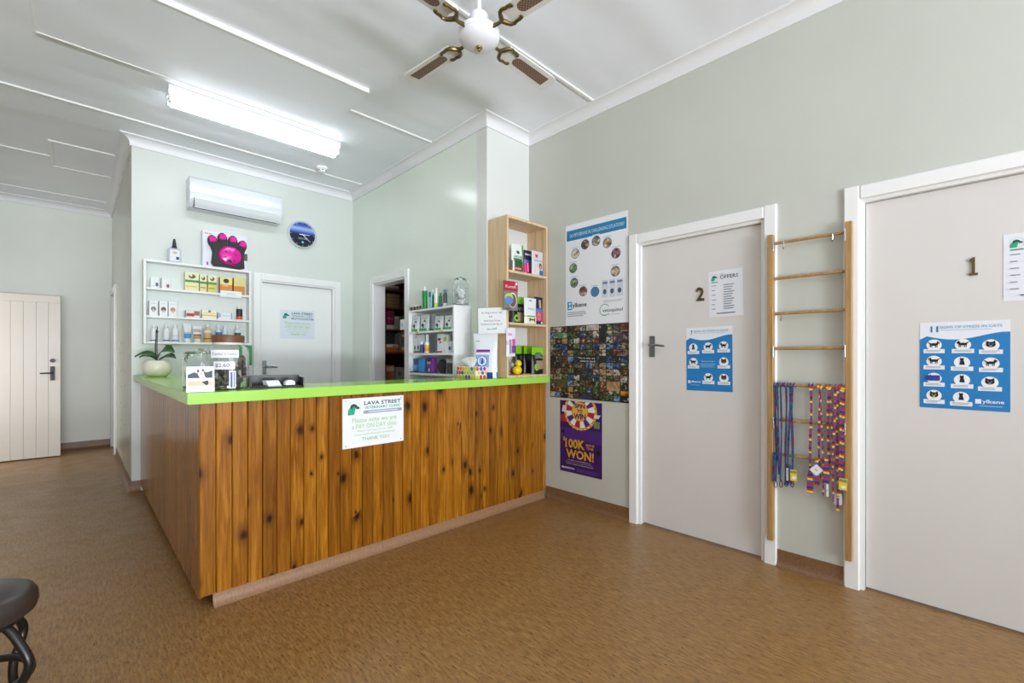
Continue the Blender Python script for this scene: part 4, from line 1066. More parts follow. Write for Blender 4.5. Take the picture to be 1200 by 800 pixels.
bcarton(235.8, 253.5, 360, 370.3, R2, 'low cream and yellow carton on the middle tier', '#efe8d0', [('r', 0, .25, 1, .42, '#e8c860'), ('e', .5, .8, .1, .14, '#8a7a60'), ('r', .1, .55, .9, .62, '#d8c890')], group=GC)
bcarton(254.3, 271, 363.5, 371.3, R2, 'low white and pale blue carton on the middle tier', '#e6eaf0', [('r', 0, .2, .2, .9, '#a8b4d8'), ('r', .3, .45, .85, .55, '#b8c0cc'), ('r', .95, 0, 1, 1, '#4a6ab0')], group=GC)
GBt = 'bottles on the wall shelf'
def bbottle(pl, pr, yt, yb, z, label, body, cap, lab, **kw):
    x, w_ = bx(pl, pr); return bottle('medicine_bottle', label, 'bottle', (x, YI - .005, z), w_ * .48, bh(pl, yt, yb), body, cap, lab, GBt, **kw)
bbottle(276.8, 284, 355.5, 371.8, R2, 'white bottle with a black and orange label on the middle tier', '#e9eaea', '#f2f2f2', '#24242a', lab0=.3, lab1=.95, bands=[(.03, .3, '#e0602a')], caph=.18, capr=.7)
bbottle(176, 184.5, 379, 399, R3, 'white bottle at the left end of the bottom tier', '#eceef0', '#f3f4f5', None, bands=[(.05, .12, '#5a5ab0')])
bbottle(190.8, 198.8, 378.5, 399.5, R3, 'white bottle with a blue base stripe, second on the bottom tier', '#eef0f2', '#f3f4f5', None, bands=[(.05, .12, '#4a4aa8')])
bbottle(201, 209.6, 379.5, 400, R3, 'white bottle with a blue base stripe, third on the bottom tier', '#eef0f2', '#f3f4f5', None, bands=[(.05, .12, '#4a4aa8'), (.4, .44, '#c9cdd6')])
x, w_ = bx(214.5, 224.7); squeeze_tube('ointment_tube', 'white tube with a bright blue base on the bottom tier', (x, YI, R3), w_, bh(214, 378.5, 400.5), .04, '#eceeee', [(.2, .46, '#3a9fd8'), (.5, .54, '#c8a0a8')], '#f2f2f2', 'tubes on the wall shelf')
x, w_ = bx(225.5, 236.7); squeeze_tube('ointment_tube', 'white tube with a tan and black band on the bottom tier', (x, YI, R3), w_, bh(225, 381.5, 401), .04, '#eceeee', [(.2, .42, '#c8935a'), (.42, .48, '#3a302a'), (.62, .8, '#b8a8a0')], '#e8e2da', 'tubes on the wall shelf')
bbottle(238.5, 248.3, 379.5, 401, R3, 'tan bottle with a dark band on the bottom tier', '#d8b884', '#eceeee', '#d2ab6c', bands=[(.22, .28, '#5a4632'), (.62, .8, '#e6e0d6')])
bbottle(252.3, 259.5, 381, 402, R3, 'blue labelled bottle behind the large glass jar', '#cfe0ee', '#f0f2f4', '#2a6aa8', lab1=.7)
bbottle(260.3, 266.7, 382, 402, R3, 'pale teal bottle behind the large glass jar', '#cfe2e6', '#f0f2f4', '#8fbcc8', lab1=.6)
bbottle(274.5, 282, 382, 402.5, R3, 'dark green labelled bottle at the right end of the bottom tier', '#dfe6e4', '#f0f2f4', '#2f5a52', lab1=.7)
# on top of the wall shelf
ZT = 1.335 + .76 + .0005
x, w_ = bx(196.5, 212)
sb = empty('wash_bottle', (x, YI, ZT)); tag(sb, 'clear bottle with ribbed black nozzle standing on top of the wall shelf', 'bottle')
hh = bh(204, 277, 305)
MB().add(*(lambda b: (b.v, b.f))(MB().cbox(-w_ * .48, w_ * .48, -.03, .03, 0, hh * .6, .012))).build('body', M('#cdd4de', .25), sb)
MB().lathe([(w_ * .3, hh * .595), (w_ * .2, hh * .66)] + [(w_ * (.2 - .1 * k / 10) * (1.0 if k % 2 else .86), hh * (.66 + .3 * k / 10)) for k in range(11)] + [(w_ * .08, hh), (0, hh)], 14).build('nozzle', M('#2a2e34', .4), sb)
p = Print(); p.rect(-w_ * .36, hh * .06, w_ * .36, hh * .5, M('#e6e8f0')); p.rect(w_ * .1, hh * .12, w_ * .32, hh * .24, M('#2a2e3c')); p.ell(0, hh * .4, .02, .012, M('#c8b070'), 10); p.build('printed_label', sb, lambda u, v_, ww: (u, -.0305 - ww, v_))
# paw shaped toy on its backing box
x0 = onY(237.5, 300, YI).x; x1 = onY(290, 300, YI).x; w_ = x1 - x0; hh = bh(260, 268.5, 310.5)
pb = empty('paw_toy_box', ((x0 + x1) / 2, YI + .01, ZT)); tag(pb, 'black and pink paw shaped pet toy on a white box above the wall shelf', 'pet toy')
MB().cbox(-w_ / 2, w_ / 2, -.005, .05, 0, hh, .002).build('backing_box', M('#e2e4ec', .4), pb)
p = Print(); p.text('PAW', -w_ * .45, hh * .9, -w_ * .3, hh * .94, M('#c83a4a'), .02); p.rect(w_ * .32, hh * .3, w_ * .5, hh * .5, M('#6a4a3a')); p.rect(-w_ * .42, hh * .05, -w_ * .38, hh * .14, M('#b04a8a')); p.build('printed_label', pb, lambda u, v_, ww: (u, -.0055 - ww, v_))
MPINK = M('#e0189c', .18)
mb = MB()
def blob(pts, y0, y1, mi=0):
    bmx = bmesh.new(); lo = [bmx.verts.new((a_, y0, b_)) for a_, b_ in pts]
    f_ = bmx.faces.new(lo); r_ = bmesh.ops.extrude_face_region(bmx, geom=[f_])
    for g_ in r_['geom']:
        if isinstance(g_, bmesh.types.BMVert): g_.co.y = y1
    bmesh.ops.recalc_face_normals(bmx, faces=bmx.faces[:])
    top_e = [e_ for e_ in bmx.edges if all(abs(v_.co.y - y1) < 1e-6 for v_ in e_.verts)]
    bmesh.ops.bevel(bmx, geom=top_e, offset=.012, segments=2, affect='EDGES')
    return bmx
pad = [(-.33, .12), (-.28, .03), (0, .04), (.3, .01), (.42, .06), (.41, .2), (.40, .42), (.44, .60), (.30, .66), (.12, .68), (-.05, .72), (-.22, .66), (-.36, .60), (-.30, .42)]
mb.bm(blob([(a_ * w_, b_ * hh) for a_, b_ in pad], -.006, -.045)); mb.build('pad', M('#1c191b', .3), pb)
mb = MB().lathe([(0, 0), (1, 0), (.95, .015), (.8, .022), (0, .026)], 24)
o = mb.build('dome', MPINK, pb); o.scale = (w_ * .26, hh * .265, 1); o.rotation_euler = (PI / 2, 0, 0); o.location = (w_ * .08, -.044, hh * .36)
p = Print(.0275)
for (a_, b_) in ((-.02, .45), (.18, .38), (-.04, .30), (.16, .22)): p.ell(w_ * a_ + .0, hh * b_, .007, .009, M('#14090f'), 8)
p.poly([(w_ * -.02, hh * .18), (w_ * .14, hh * .15), (w_ * .06, hh * .26)], M('#14090f')); p.build('holes', pb, lambda u, v_, ww: (u, -.043 - ww, v_))
for (a_, b_, rot) in ((-.29, .70, .22), (-.08, .80, .08), (.15, .77, -.05), (.36, .68, -.2)):
    mb = MB(); mb.bm(blob([(.112 * w_ * math.cos(q_), .185 * hh * math.sin(q_)) for q_ in [2 * PI * k / 14 for k in range(14)]], -.006, -.04))
    o = mb.build('toe', M('#1c191b', .3), pb); o.location = (a_ * w_, 0, b_ * hh); o.rotation_euler = (0, -rot, 0)
    o2 = MB().cbox(-.075 * w_, .075 * w_, -.048, -.036, -.01 * hh, .14 * hh, .004).build('toe_flap', MPINK, o)
# leaflet hanging under the shelf
q = onY(287, 428, YB - .004); q2 = onY(295.5, 405, YB - .004)
gl = poster('green_leaflet', 'green leaflet pinned below the wall shelf beside the door', 'leaflet', (q.x, YB - .003, q.z), '-Y', q2.x - q.x, q2.z - q.z, M('#2f9f4f', .4))
p = Print(); p.rect(.002, .02, .028, .10, M('#d8dc4a')); p.rect(.006, .03, .022, .08, M('#e8e4d0')); p.build('printed_picture', gl)

# ================================================================== WHITE BOOKCASE ON THE GREEN WALL
XF, Y0, Y1 = 2.248, 2.985, 3.70
wb = empty('bookcase', (XF, Y0, 0)); tag(wb, 'narrow white bookcase of pet products against the green wall', 'bookcase')
dpt = XG - XF - .002; ln = Y1 - Y0
MB().cbox(0, dpt, 0, .018, 0, 1.65, .001).build('side_panel', MAT_WHITE, wb); MB().cbox(0, dpt, ln - .018, ln, 0, 1.65, .001).build('side_panel', MAT_WHITE, wb)
MB().box(dpt - .006, dpt, .018, ln - .018, 0, 1.63).build('back_panel', M('#dfe4e6', .5), wb)
GZ = [1.65, 1.449, 1.25, 1.068, .7, .35]
MB().cbox(.001, dpt - .0065, .0185, ln - .0185, 1.632, 1.649, .001).build('top_board', MAT_WHITE, wb)
for z in GZ[1:]: MB().cbox(.001, dpt - .0065, .0185, ln - .0185, z - .018, z, .001).build('shelf_board', MAT_WHITE, wb)
for pxa, z in ((488.5, GZ[1]), (517, GZ[1])):
    yy = onX(pxa, 400, XF).y - Y0
    MB().box(-.0015, 0, yy - .025, yy + .025, z - .018, z - .004).build('price_ticket', M('#e2c43a', .5), wb)
XI = XF + .055
def gy(pl, pr, X=None):
    X = X or XI
    a_ = onX(pl, 400, X).y; b_ = onX(pr, 400, X).y; return (a_ + b_) / 2, abs(a_ - b_)
def ghh(pm_, yt, yb): return (yb - yt) * onX(pm_, 400, XI).dot(_F) / FPX
RZF = -PI / 2          # local -Y turns to world -X
def gcarton(pl, pr, yt, yb, z, label, color, prints, d=.03, dx=0, name='product_carton', cat='carton', group='cartons in the bookcase'):
    y, w_ = gy(pl, pr, XI + dx - d / 2); return carton(name, label, cat, (XI + dx, y, z + .0005), RZF, w_ * .96, d, ghh((pl + pr) / 2, yt, yb), color, prints, group)
def gpouch(pl, pr, yt, yb, z, label, color, items, dx=0, **kw):
    y, w_ = gy(pl, pr, XI + dx - .035); return pouch('treat_pouch', label, 'pouch', (XI + dx - .02, y, z + .0005), RZF, w_ * .99, ghh((pl + pr) / 2, yt, yb), .045, color, items, 'white and green pouches in the bookcase', **kw)
def gbottle(pl, pr, yt, yb, z, label, body, cap, lab, dx=0, name='shampoo_bottle', cat='bottle', group='bottles on the bookcase', **kw):
    y, w_ = gy(pl, pr); rad = (pr - pl) / 2 * onX((pl + pr) / 2, 400, XI).dot(_F) / FPX
    return bottle(name, label, cat, (XI + dx, y, z + .0005), rad, ghh((pl + pr) / 2, yt, yb), body, cap, lab, group, **kw)
for k, (pl, nm) in enumerate(((480.8, 'tiny dark vial nearest the store room door'), (484.3, 'tiny dark vial, second from the store room door'), (487.6, 'tiny dark vial, third from the store room door'), (491, 'tiny dark vial beside the green bottles'))):
    gbottle(pl, pl + 3.0, 354.5, 361.5, GZ[0], nm + ' on the bookcase top', '#3a1c1c', '#e9e9e9', '#4a2420' if k < 2 else '#8a6a3a', name='vial', group='tiny vials on the bookcase', caph=.25, capr=.8)
gcarton(494.6, 498, 338, 360, GZ[0], 'slim teal carton on the bookcase top', '#3a9a96', [('r', 0, .6, 1, 1, '#1f8a4a'), ('r', .2, .1, .8, .5, '#cfe6e6')], d=.03)
gbottle(497.6, 502.4, 333, 359.5, GZ[0], 'tall green bottle on the bookcase top', '#128a2e', '#eef0f0', None, dx=-.02, caph=.2, capr=.35, neck=.3)
gcarton(502.6, 505, 339, 358.5, GZ[0], 'pale blue carton between green bottles on the bookcase top', '#8fc6d4', [('r', 0, .7, 1, 1, '#2a5a7a')], d=.03)
gbottle(504.2, 508, 336, 358.5, GZ[0], 'shorter green bottle on the bookcase top', '#177a34', '#eef0f0', None, dx=.01, caph=.2, capr=.35, neck=.3)
gbottle(508.8, 513.8, 334, 357.5, GZ[0], 'white bottle with a yellow green band on the bookcase top', '#eef0ee', '#f4f4f4', None, bands=[(.1, .3, '#c8d828')], caph=.2, capr=.4)
gbottle(514.3, 518.4, 340, 357, GZ[0], 'small green can on the bookcase top', '#1a6e38', '#1f7e40', None, caph=.08, capr=.9, bands=[(.1, .3, '#3a5a9a')])
gbottle(519.2, 524.2, 336, 356.5, GZ[0], 'dark grey spray can with blue cap on the bookcase top', '#4a4c56', '#6a90c0', None, caph=.14, capr=.9, bands=[(.0, .25, '#c9ccd2')])

def glass_jar(name, label, loc, r, h, lid, wall_=.004, seg=32, neck=.8, shoulder=.78):
    e = empty(name, loc); tag(e, label, 'jar')
    hb = h * .86
    out = [(0, 0), (r * .93, 0), (r, r * .08), (r, hb * shoulder), (r * .95, hb * (shoulder + .08)), (r * neck, hb * .96), (r * neck, hb)]
    inn = [(max(0, a - wall_), b + (wall_ * 1.5 if i < 3 else 0)) for i, (a, b) in enumerate(out)][::-1]
    inn[-1] = (0, wall_ * 1.5)
    MB().lathe(out + inn, seg, caps=False).build('jar_body', MAT_GLASS, e)
    if lid == 'glass':
        MB().lathe([(0, hb), (r * neck * 1.08, hb), (r * neck * 1.12, hb + h * .03), (r * neck * .95, hb + h * .06), (r * .35, hb + h * .085), (r * .16, hb + h * .1), (r * .2, hb + h * .125), (r * .12, h), (0, h)], seg).build('lid', MAT_GLASS, e)
    return e
y, w_ = gy(526, 544)
gjr = ghh(535, 0, 18.5) / 2
gj = glass_jar('glass_jar', 'lidded glass jar of cotton balls on the bookcase top', (XI + .02, y - .03, GZ[0] + .0005), gjr, ghh(535, 322, 356), 'glass')
mb = MB(); random.seed(3)
for k in range(26):
    a = random.random() * 2 * PI; q_ = random.random() ** .5 * gjr * .66
    mb.sphere((q_ * math.cos(a), q_ * math.sin(a), .022 + .11 * random.random()), .019, 8, 6)
o = mb.build('cotton_balls', M('#eceef0', .9), gj); o['kind'] = 'stuff'

dogp = [('r', 0, .02, 1, .16, '#2fa84a'), ('p', [(.1, .18), (.3, .4), (.42, .5), (.5, .66), (.62, .7), (.72, .56), (.6, .46), (.55, .18)], '#16181c'), ('e', .56, .5, .1, .08, '#e8e8e8'), ('t', 'VET LIFE', .2, .76, .75, .82, '#5a6068')]
gpouch(482, 490.8, 367.5, 386, GZ[1], 'white pouch with dog, first beside the store room door', '#d8dde0', dogp)
gpouch(491.5, 502, 366.5, 385.5, GZ[1], 'white pouch with dog, second along the bookcase shelf', '#ccd2d6', dogp)
gpouch(503, 510, 365, 384.8, GZ[1], 'plain silver white pouch half hidden between the dog pouches', '#cdd6dc', [('r', 0, .02, 1, .14, '#4aa86a')], dx=.055)
gpouch(508.5, 518.5, 368, 384.5, GZ[1], 'white pouch with dog, third along the bookcase shelf', '#d2d8dc', dogp)
gpouch(519.8, 530.5, 367, 383.5, GZ[1], 'white pouch with dog at the near end of the bookcase shelf', '#d6dbdf', dogp)
gcarton(484.6, 499.5, 390.5, 412, GZ[2], 'wide white carton with a red base stripe and three dogs', '#e2e6e8', [('r', 0, 0, .7, .07, '#c83040'), ('r', 0, .07, 1, .14, '#3aa05a')] + [('e', .1 + .27 * k, .3, .06, .14, '#1c1e22') for k in range(3)] + [('t', 'VET', .1, .82, .35, .88, '#7a8088'), ('r', .93, .6, 1, 1, '#2a7a4a')], d=.03, dx=.0)
gbottle(495.2, 500.2, 398, 411.5, GZ[2], 'small jar with purple blue label in the bookcase', '#4a5a9a', '#eef0f2', '#3a4a8e', dx=-.03, name='pill_jar', group='small jars in the bookcase', caph=.25, capr=.95, neck=.8)
gbottle(500.8, 506.5, 398.5, 411.5, GZ[2], 'small jar with orange label in the bookcase', '#e6b83a', '#f4f4f4', '#d9962a', dx=-.03, name='pill_jar', group='small jars in the bookcase', caph=.28, capr=.95, neck=.8, bands=[(.05, .2, '#e8dcc0')])
gcarton(512.3, 518.6, 389, 411, GZ[2], 'tall white carton with red and pink marks in the bookcase', '#e6e8ea', [('e', .4, .72, .3, .08, '#7a2436'), ('e', .6, .56, .2, .06, '#d84a8a'), ('r', 0, .02, 1, .1, '#b02440')], d=.04)
gcarton(519.1, 524, 389.5, 411, GZ[2], 'tall white carton with a yellow green panel in the bookcase', '#e8eaea', [('r', .1, .62, .9, .85, '#b8cc3a'), ('r', .1, .08, .5, .14, '#c8cc9a')], d=.04)
gcarton(524.4, 529.3, 397.5, 411, GZ[2], 'short white carton with a blue dot in the bookcase', '#dfe3e6', [('e', .55, .4, .26, .18, '#2a3f8a')], d=.04)
gcarton(484.6, 490, 420, 436, GZ[3], 'dark and light blue picture carton in the bookcase', '#2a78b8', [('r', 0, .6, 1, 1, '#20405a'), ('r', .1, .2, .6, .5, '#6ab0dc'), ('r', .0, 0, 1, .12, '#16202a')], d=.03)
gcarton(490.3, 496.5, 420, 436.3, GZ[3], 'plain bright blue carton in the bookcase', '#3a90dc', [('r', .05, .05, .2, .95, '#57a5e6')], d=.03)
gcarton(500.3, 509, 418.5, 437, GZ[3], 'purple carton with a cat picture in the bookcase', '#7a2a90', [('r', 0, .75, .55, .95, '#3a2a6a'), ('r', 0, .6, .5, .72, '#d8c87a'), ('e', .3, .2, .1, .12, '#e8e2e0'), ('r', .62, 0, 1, 1, '#8a3aa0')], d=.03)
y, w_ = gy(512, 522.5)
gb_ = empty('grooming_brush', (XI + .01, y, GZ[3] + .0005)); tag(gb_, 'black oval grooming brush standing in the bookcase', 'brush')
hh = ghh(517, 421, 438)
MB().sphere((0, 0, hh / 2), 1, 18, 12, sc=(.022, w_ * .46, hh / 2)).build('brush_head', M('#1c1d20', .5), gb_)
MB().cbox(.0, .012, -w_ * .3, w_ * .3, 0, hh * .2, .003).build('base', M('#1c1d20', .5), gb_)
gcarton(523, 531.3, 420, 438.3, GZ[3], 'grey blister packet with a black tool at the near end of the bookcase', '#9a9da2', [('r', .08, .04, .92, .7, '#34363a'), ('r', .1, .76, .9, .84, '#c9ccd0'), ('e', .5, .42, .14, .12, '#8a2a3a')], d=.04)
y, w_ = gy(486, 510)
mb = MB().tube([(XI - .045, y + w_ / 2, GZ[3] + .007), (XI - .035, y + w_ * .25, GZ[3] + .014), (XI - .045, y, GZ[3] + .008), (XI - .04, y - w_ * .3, GZ[3] + .007), (XI - .03, y - w_ / 2, GZ[3] + .007)], .0055, 8)
tag(mb.build('coiled_cord', M('#1f3a52', .5)), 'dark blue cord lying on the lowest visible bookcase shelf', 'cord')
# card fixed by the store room door
q = onX(469, 386.5, XG - .021); q2 = onX(477.5, 373.5, XG - .021)
cd = poster('door_card', 'small white card on the store room door frame', 'card', (XG - .0215, q.y, q.z), '-X', q.y - q2.y, q2.z - q.z, MAT_PAPER)
p = Print(); p.rect(.03, .03, .042, .07, M('#6a8aa0')); p.build('lettering', cd)

# ================================================================== PINE SHELF ON THE COUNTER
ws = empty('pine_shelf', (2.44, YS - .002, SZ1 + .0005)); tag(ws, 'tall light pine shelf with three bays standing on the counter', 'shelf')
PW, PD, PH = XR - 2.44 - .004, .228, 1.296
MB().cbox(0, .02, -PD, 0, 0, PH, .001).build('side_panel', MAT_LIGHTPINE, ws); MB().cbox(PW - .02, PW, -PD, 0, 0, PH, .001).build('side_panel', MAT_LIGHTPINE, ws)
for z, nm in ((0, 'bottom_board'), (.425, 'shelf_board'), (.842, 'shelf_board'), (PH - .02, 'top_board')):
    MB().cbox(.0205, PW - .0205, -PD, 0, z, z + .02, .001).build(nm, MAT_LIGHTPINE, ws)
PS = [SZ1 + .0215, SZ1 + .4465, SZ1 + .8635]
YP = 2.63
def wx(pl, pr, Y=YP): a_ = onY(pl, 400, Y).x; b_ = onY(pr, 400, Y).x; return (a_ + b_) / 2, b_ - a_
def wh_(pm_, yt, yb, Y=YP): return (yb - yt) * onY(pm_, 400, Y).dot(_F) / FPX
GTB = 'treat bags in the pine shelf'
def wpouch(pl, pr, yt, yb, z, label, color, items, Y=YP, d=.05, rz=0, **kw):
    x, w_ = wx(pl, pr, Y); return pouch('treat_bag', label, 'bag', (x, Y, z), rz, w_, wh_((pl + pr) / 2, yt, yb, Y), d, color, items, GTB, **kw)
wpouch(599, 612.5, 282, 316, PS[2], 'white and dark green dental treats bag in the top bay', '#e6eae6', [('r', 0, .0, 1, .42, '#1f5a32'), ('r', 0, .10, .9, .2, '#c02a34'), ('t', 'ORIGINAL', .1, .12, .7, .17, '#f0e0e0'), ('t', 'GREENIES', .1, .52, .85, .6, '#2f8f3a'), ('e', .5, .72, .14, .06, '#2f6a3a'), ('r', .1, .42, .8, .5, '#4a6a2a'), ('r', .88, 0, 1, 1, '#3fae2a')])
wpouch(613.5, 624, 288, 318, PS[2], 'navy and pink treat bag in the top bay', '#e01a86', [('r', 0, .62, 1, 1, '#23244a'), ('r', 0, .5, 1, .62, '#2f86d0'), ('r', 0, 0, 1, .12, '#2a2a6a'), ('r', .25, .15, .35, .5, '#f2c0dc'), ('r', .6, .15, .7, .45, '#f2c0dc'), ('r', .1, .8, .8, .88, '#c9c4d8')], d=.04, Y=2.66)
wpouch(622.8, 636, 291.5, 320, PS[2], 'silver treat bag with a red heart in the top bay', '#cfd0d8', [('p', [(.35, .74), (.28, .82), (.31, .88), (.37, .88), (.40, .84), (.44, .88), (.5, .88), (.53, .82), (.4, .7)], '#d8382a'), ('t', 'Love em', .15, .58, .85, .66, '#c84a5a'), ('e', .66, .38, .14, .14, '#5a3a2a'), ('e', .66, .34, .1, .1, '#c89478'), ('r', .55, .02, .9, .22, '#2a6ac0'), ('e', .35, .2, .14, .14, '#e6d8c0')], Y=2.588, d=.035)
wpouch(598.5, 614, 345, 377, PS[1], 'black treat bag with a bright green top in the middle bay', '#17181a', [('r', .35, .08, .95, .42, '#b49a78'), ('e', .3, .2, .18, .13, '#8ad02a'), ('t', 'VITA', .45, .48, .9, .6, '#aeb2b6')], topcol='#86cc1c', top=.18, Y=2.66)
wpouch(614, 628, 348, 378, PS[1], 'white treat bag with a black bone and green base in the middle bay', '#e4e6e8', [('r', 0, 0, 1, .26, '#dfe6c4'), ('r', 0, .26, 1, .31, '#7aa83a'), ('r', .38, .13, .72, .18, '#1c1c1c'), ('e', .36, .19, .05, .04, '#1c1c1c'), ('e', .36, .12, .05, .04, '#1c1c1c'), ('e', .74, .19, .05, .04, '#1c1c1c'), ('e', .74, .12, .05, .04, '#1c1c1c'), ('t', 'Balance', .25, .55, .8, .62, '#b9bcc4'), ('r', .38, .88, .62, .92, '#3a3c42')], Y=2.572, d=.03)
wpouch(626, 635.6, 347, 379, PS[1], 'navy and pink bag with a puppy in the middle bay', '#1d1f4a', [('r', 0, .12, 1, .48, '#d81e7c'), ('r', 0, .48, 1, .58, '#2a7cc8'), ('e', .45, .3, .22, .16, '#b98a5a'), ('r', .5, .6, .75, .9, '#caa78a'), ('r', .65, .03, .85, .1, '#e6e6ee')], Y=2.592, d=.025)
bb = [('r', .3, .18, .96, .5, '#a58a6a'), ('e', .32, .26, .17, .13, '#8ad02a'), ('t', 'LOYALS', .25, .58, .9, .7, '#b4b8bc'), ('r', .3, .74, .8, .8, '#5a6066')]
wpouch(604, 614.5, 405.5, 438, PS[0], 'black bag with a lime top at the left of the bottom bay', '#141517', [('r', .4, .5, .9, .66, '#4a4e52')], topcol='#84c81e', top=.2, Y=2.715, d=.03)
wpouch(613.5, 624, 405.5, 438, PS[0], 'black bag with a lime top in the middle of the bottom bay', '#141517', [('r', .3, .5, .8, .66, '#4a4e52')], topcol='#84c81e', top=.2, Y=2.675, d=.03)
wpouch(622.5, 636.2, 405.5, 437, PS[0], 'black bag with a lime top and round badge at the right of the bottom bay', '#141517', bb, topcol='#84c81e', top=.2, Y=2.585, d=.04)
# yellow squeaky toy, red and white toy
x, w_ = wx(600, 613, 2.60)
yt = empty('squeaky_toy', (x, 2.60, PS[0])); tag(yt, 'yellow rubber squeaky toy of two round lobes in the pine shelf', 'toy')
MB().sphere((-.005, 0, .037), .038, 18, 12, sc=(1.15, 1, .97)).build('body', M('#efd012', .25), yt)
MB().sphere((.02, .012, .092), .029, 16, 10).build('head', M('#efd012', .25), yt)
MB().cbox(.045, .12, -.03, .03, 0, .006, .002).build('base_card', M('#d8b818', .4), yt)
x, w_ = wx(597.8, 602.5, 2.665)
rw = empty('rope_toy', (x + .012, 2.675, PS[0])); tag(rw, 'small red and white toy behind the yellow one', 'toy')
mb = MB().sphere((0, 0, .03), .022, 12, 8, sc=(.8, 1, 1.3)); mb.build('red_lobe', M('#c0504a', .5), rw); MB().sphere((0, 0, .075), .02, 12, 8, sc=(.8, 1, 1.2)).build('white_lobe', M('#e4e0e0', .5), rw)
# packets hung on the front edge of the shelf
YQ = 2.548
x, w_ = wx(590.5, 605.5, YQ - .012)
hp_ = wh_(598, 329.5, 363.5, YQ)
zb = onY(598, 363.5, YQ - .012).z
carton('grooming_glove_packet', 'red and grey grooming glove packet hung on the pine shelf edge', 'packet', (x, YQ - .0125, zb), math.radians(-6), w_, .012, hp_, '#7c756c', [('r', 0, .66, 1, 1, '#a81c34'), ('t', 'Kumfi', .12, .76, .85, .86, '#e6c8cc'), ('e', .62, .35, .3, .26, '#e0dcd8'), ('e', .62, .34, .26, .23, '#6a4a40'), ('e', .36, .42, .30, .16, '#b8cc3a'), ('e', .36, .34, .30, .14, '#5a86c0'), ('r', .82, .88, .95, .97, '#eceaea'), ('r', .1, .03, .5, .07, '#4a4642')])
x, w_ = wx(593.5, 603, YQ - .012); zb = onY(598, 417.5, YQ - .012).z
pouch('toy_packet', 'white and purple toy packet hanging on the lower shelf edge', 'packet', (x, YQ - .014, zb), math.radians(-8), w_, wh_(598, 384, 417, YQ), .014, '#e0dce8', [('r', .55, .12, .95, .38, '#7a3aa0'), ('r', .6, .38, .95, .62, '#d84a9a'), ('r', .3, .1, .5, .6, '#8a8a96'), ('e', .4, .78, .25, .05, '#d8a0c8'), ('r', .0, .4, .2, .55, '#e8a8d0')], None, top=.12)

# ================================================================== THINGS ON THE WORKTOP
ZW = SZ1 + .0006
# tissue box, long side towards the left
tb = empty('tissue_box', (2.225, 2.725, ZW)); tag(tb, 'tissue box printed with coloured dots on the worktop', 'tissue box')
MB().cbox(-.055, .055, -.118, .118, 0, .092, .002).build('carton', M('#eeecf0', .45), tb)
DC = ['#e0401c', '#f0c81c', '#7a2a90', '#3a78c0', '#a8d42a', '#e01a6a', '#f08a1c', '#f0c81c', '#a8d42a']
random.seed(11)
p = Print(.0006, .0001)
for i in range(7):
    for j in range(3):
        u = -.112 + .236 * (i + .25 + .45 * (j % 2)) / 7; v_ = .014 + .031 * j
        p.ell(u, v_, .0155, .0155, M(random.choice(DC), .45), 12)
p.build('dot_print', tb, lambda u, v_, w_: (-.055 - w_, max(-.116, min(.116, u)), max(.001, min(.091, v_))))
p = Print(.0006, .0001)
for i in range(3):
    for j in range(3): p.ell(-.042 + .036 * i + .016 * (j % 2), .014 + .031 * j, .0155, .0155, M(random.choice(DC), .45), 12)
p.build('dot_print', tb, lambda u, v_, w_: (max(-.053, min(.053, u)), -.118 - w_, max(.001, min(.091, v_))))
mb = MB()
vs = []; fs = []; n = 14
for j in range(7):
    f = j / 6
    for k in range(n):
        a = 2 * PI * k / n; rr_ = (.018 + .042 * f) * (1 + .35 * f * math.sin(3 * a + 1) + .18 * f * math.sin(7 * a))
        vs.append((rr_ * math.cos(a) * .75, rr_ * math.sin(a) * 1.3 + .02 * f, .0925 + .062 * f * (1 + .25 * math.sin(2 * a + .7))))
for j in range(6):
    for k in range(n): fs.append((j * n + k, j * n + (k + 1) % n, (j + 1) * n + (k + 1) % n, (j + 1) * n + k))
mb.add(vs, fs, 0, True); mb.build('tissue', M('#f3f4f6', .8), tb)
# pet food bag standing diagonally in the corner
bc = Vector((2.347, 2.70)); ang = math.atan2(2.60 - 2.79, 2.405 - 2.30)
fb = pouch('pet_food_bag', 'tall white pet food bag with a blue cat badge beside the pine shelf', 'bag', (bc.x, bc.y, ZW), math.atan2(-.19, .105), .205, .355, .075, '#e8ebf2',
           [('r', .0, .0, 1, .13, '#1c3f96'), ('r', .15, .60, .72, .635, '#2a3a8a'), ('r', .15, .575, .72, .60, '#c83a7a'), ('r', .14, .24, .70, .52, '#8fb0e0'), ('e', .42, .38, .22, .12, '#2a56a8'), ('e', .42, .38, .19, .104, '#e6ecf6'), ('p', [(.38, .31), (.46, .31), (.47, .38), (.44, .44), (.41, .44), (.40, .38)], '#1c3f96'), ('r', .12, .82, .28, .835, '#6a76a8'), ('r', .45, .17, .6, .18, '#e08a3a')], None, top=.08)
# printed note taped to the pine shelf corner
n0 = Vector((2.303, 2.735)); n1 = Vector((2.433, 2.545)); dn = n1 - n0
nw = dn.length
nt = MB().box(0, nw, -.0006, .0006, 0, .205).build('paper_note', MAT_PAPER); nt.location = (n0.x, n0.y, 1.400); nt.rotation_euler = (0, math.radians(-1), math.atan2(dn.y, dn.x)); tag(nt, 'white printed note taped at the front of the pine shelf', 'note')
p = Print(.0012)
for (s_, a_, b_, v_, cc) in (('For Registration Tags', .12, .85, .155, '#5a5f6a'), ('and', .38, .5, .128, '#5a5f6a'), ('Small Dairy Tracing', .2, .78, .092, '#4a505c'), ('Brochures to pay deposit', .1, .86, .065, '#5a5f6a'), ('see staff', .3, .66, .03, '#2f9a8a')):
    p.text(s_, nw * a_, v_, nw * b_, v_ + .017, M(cc))
p.build('lettering', nt, frontY)

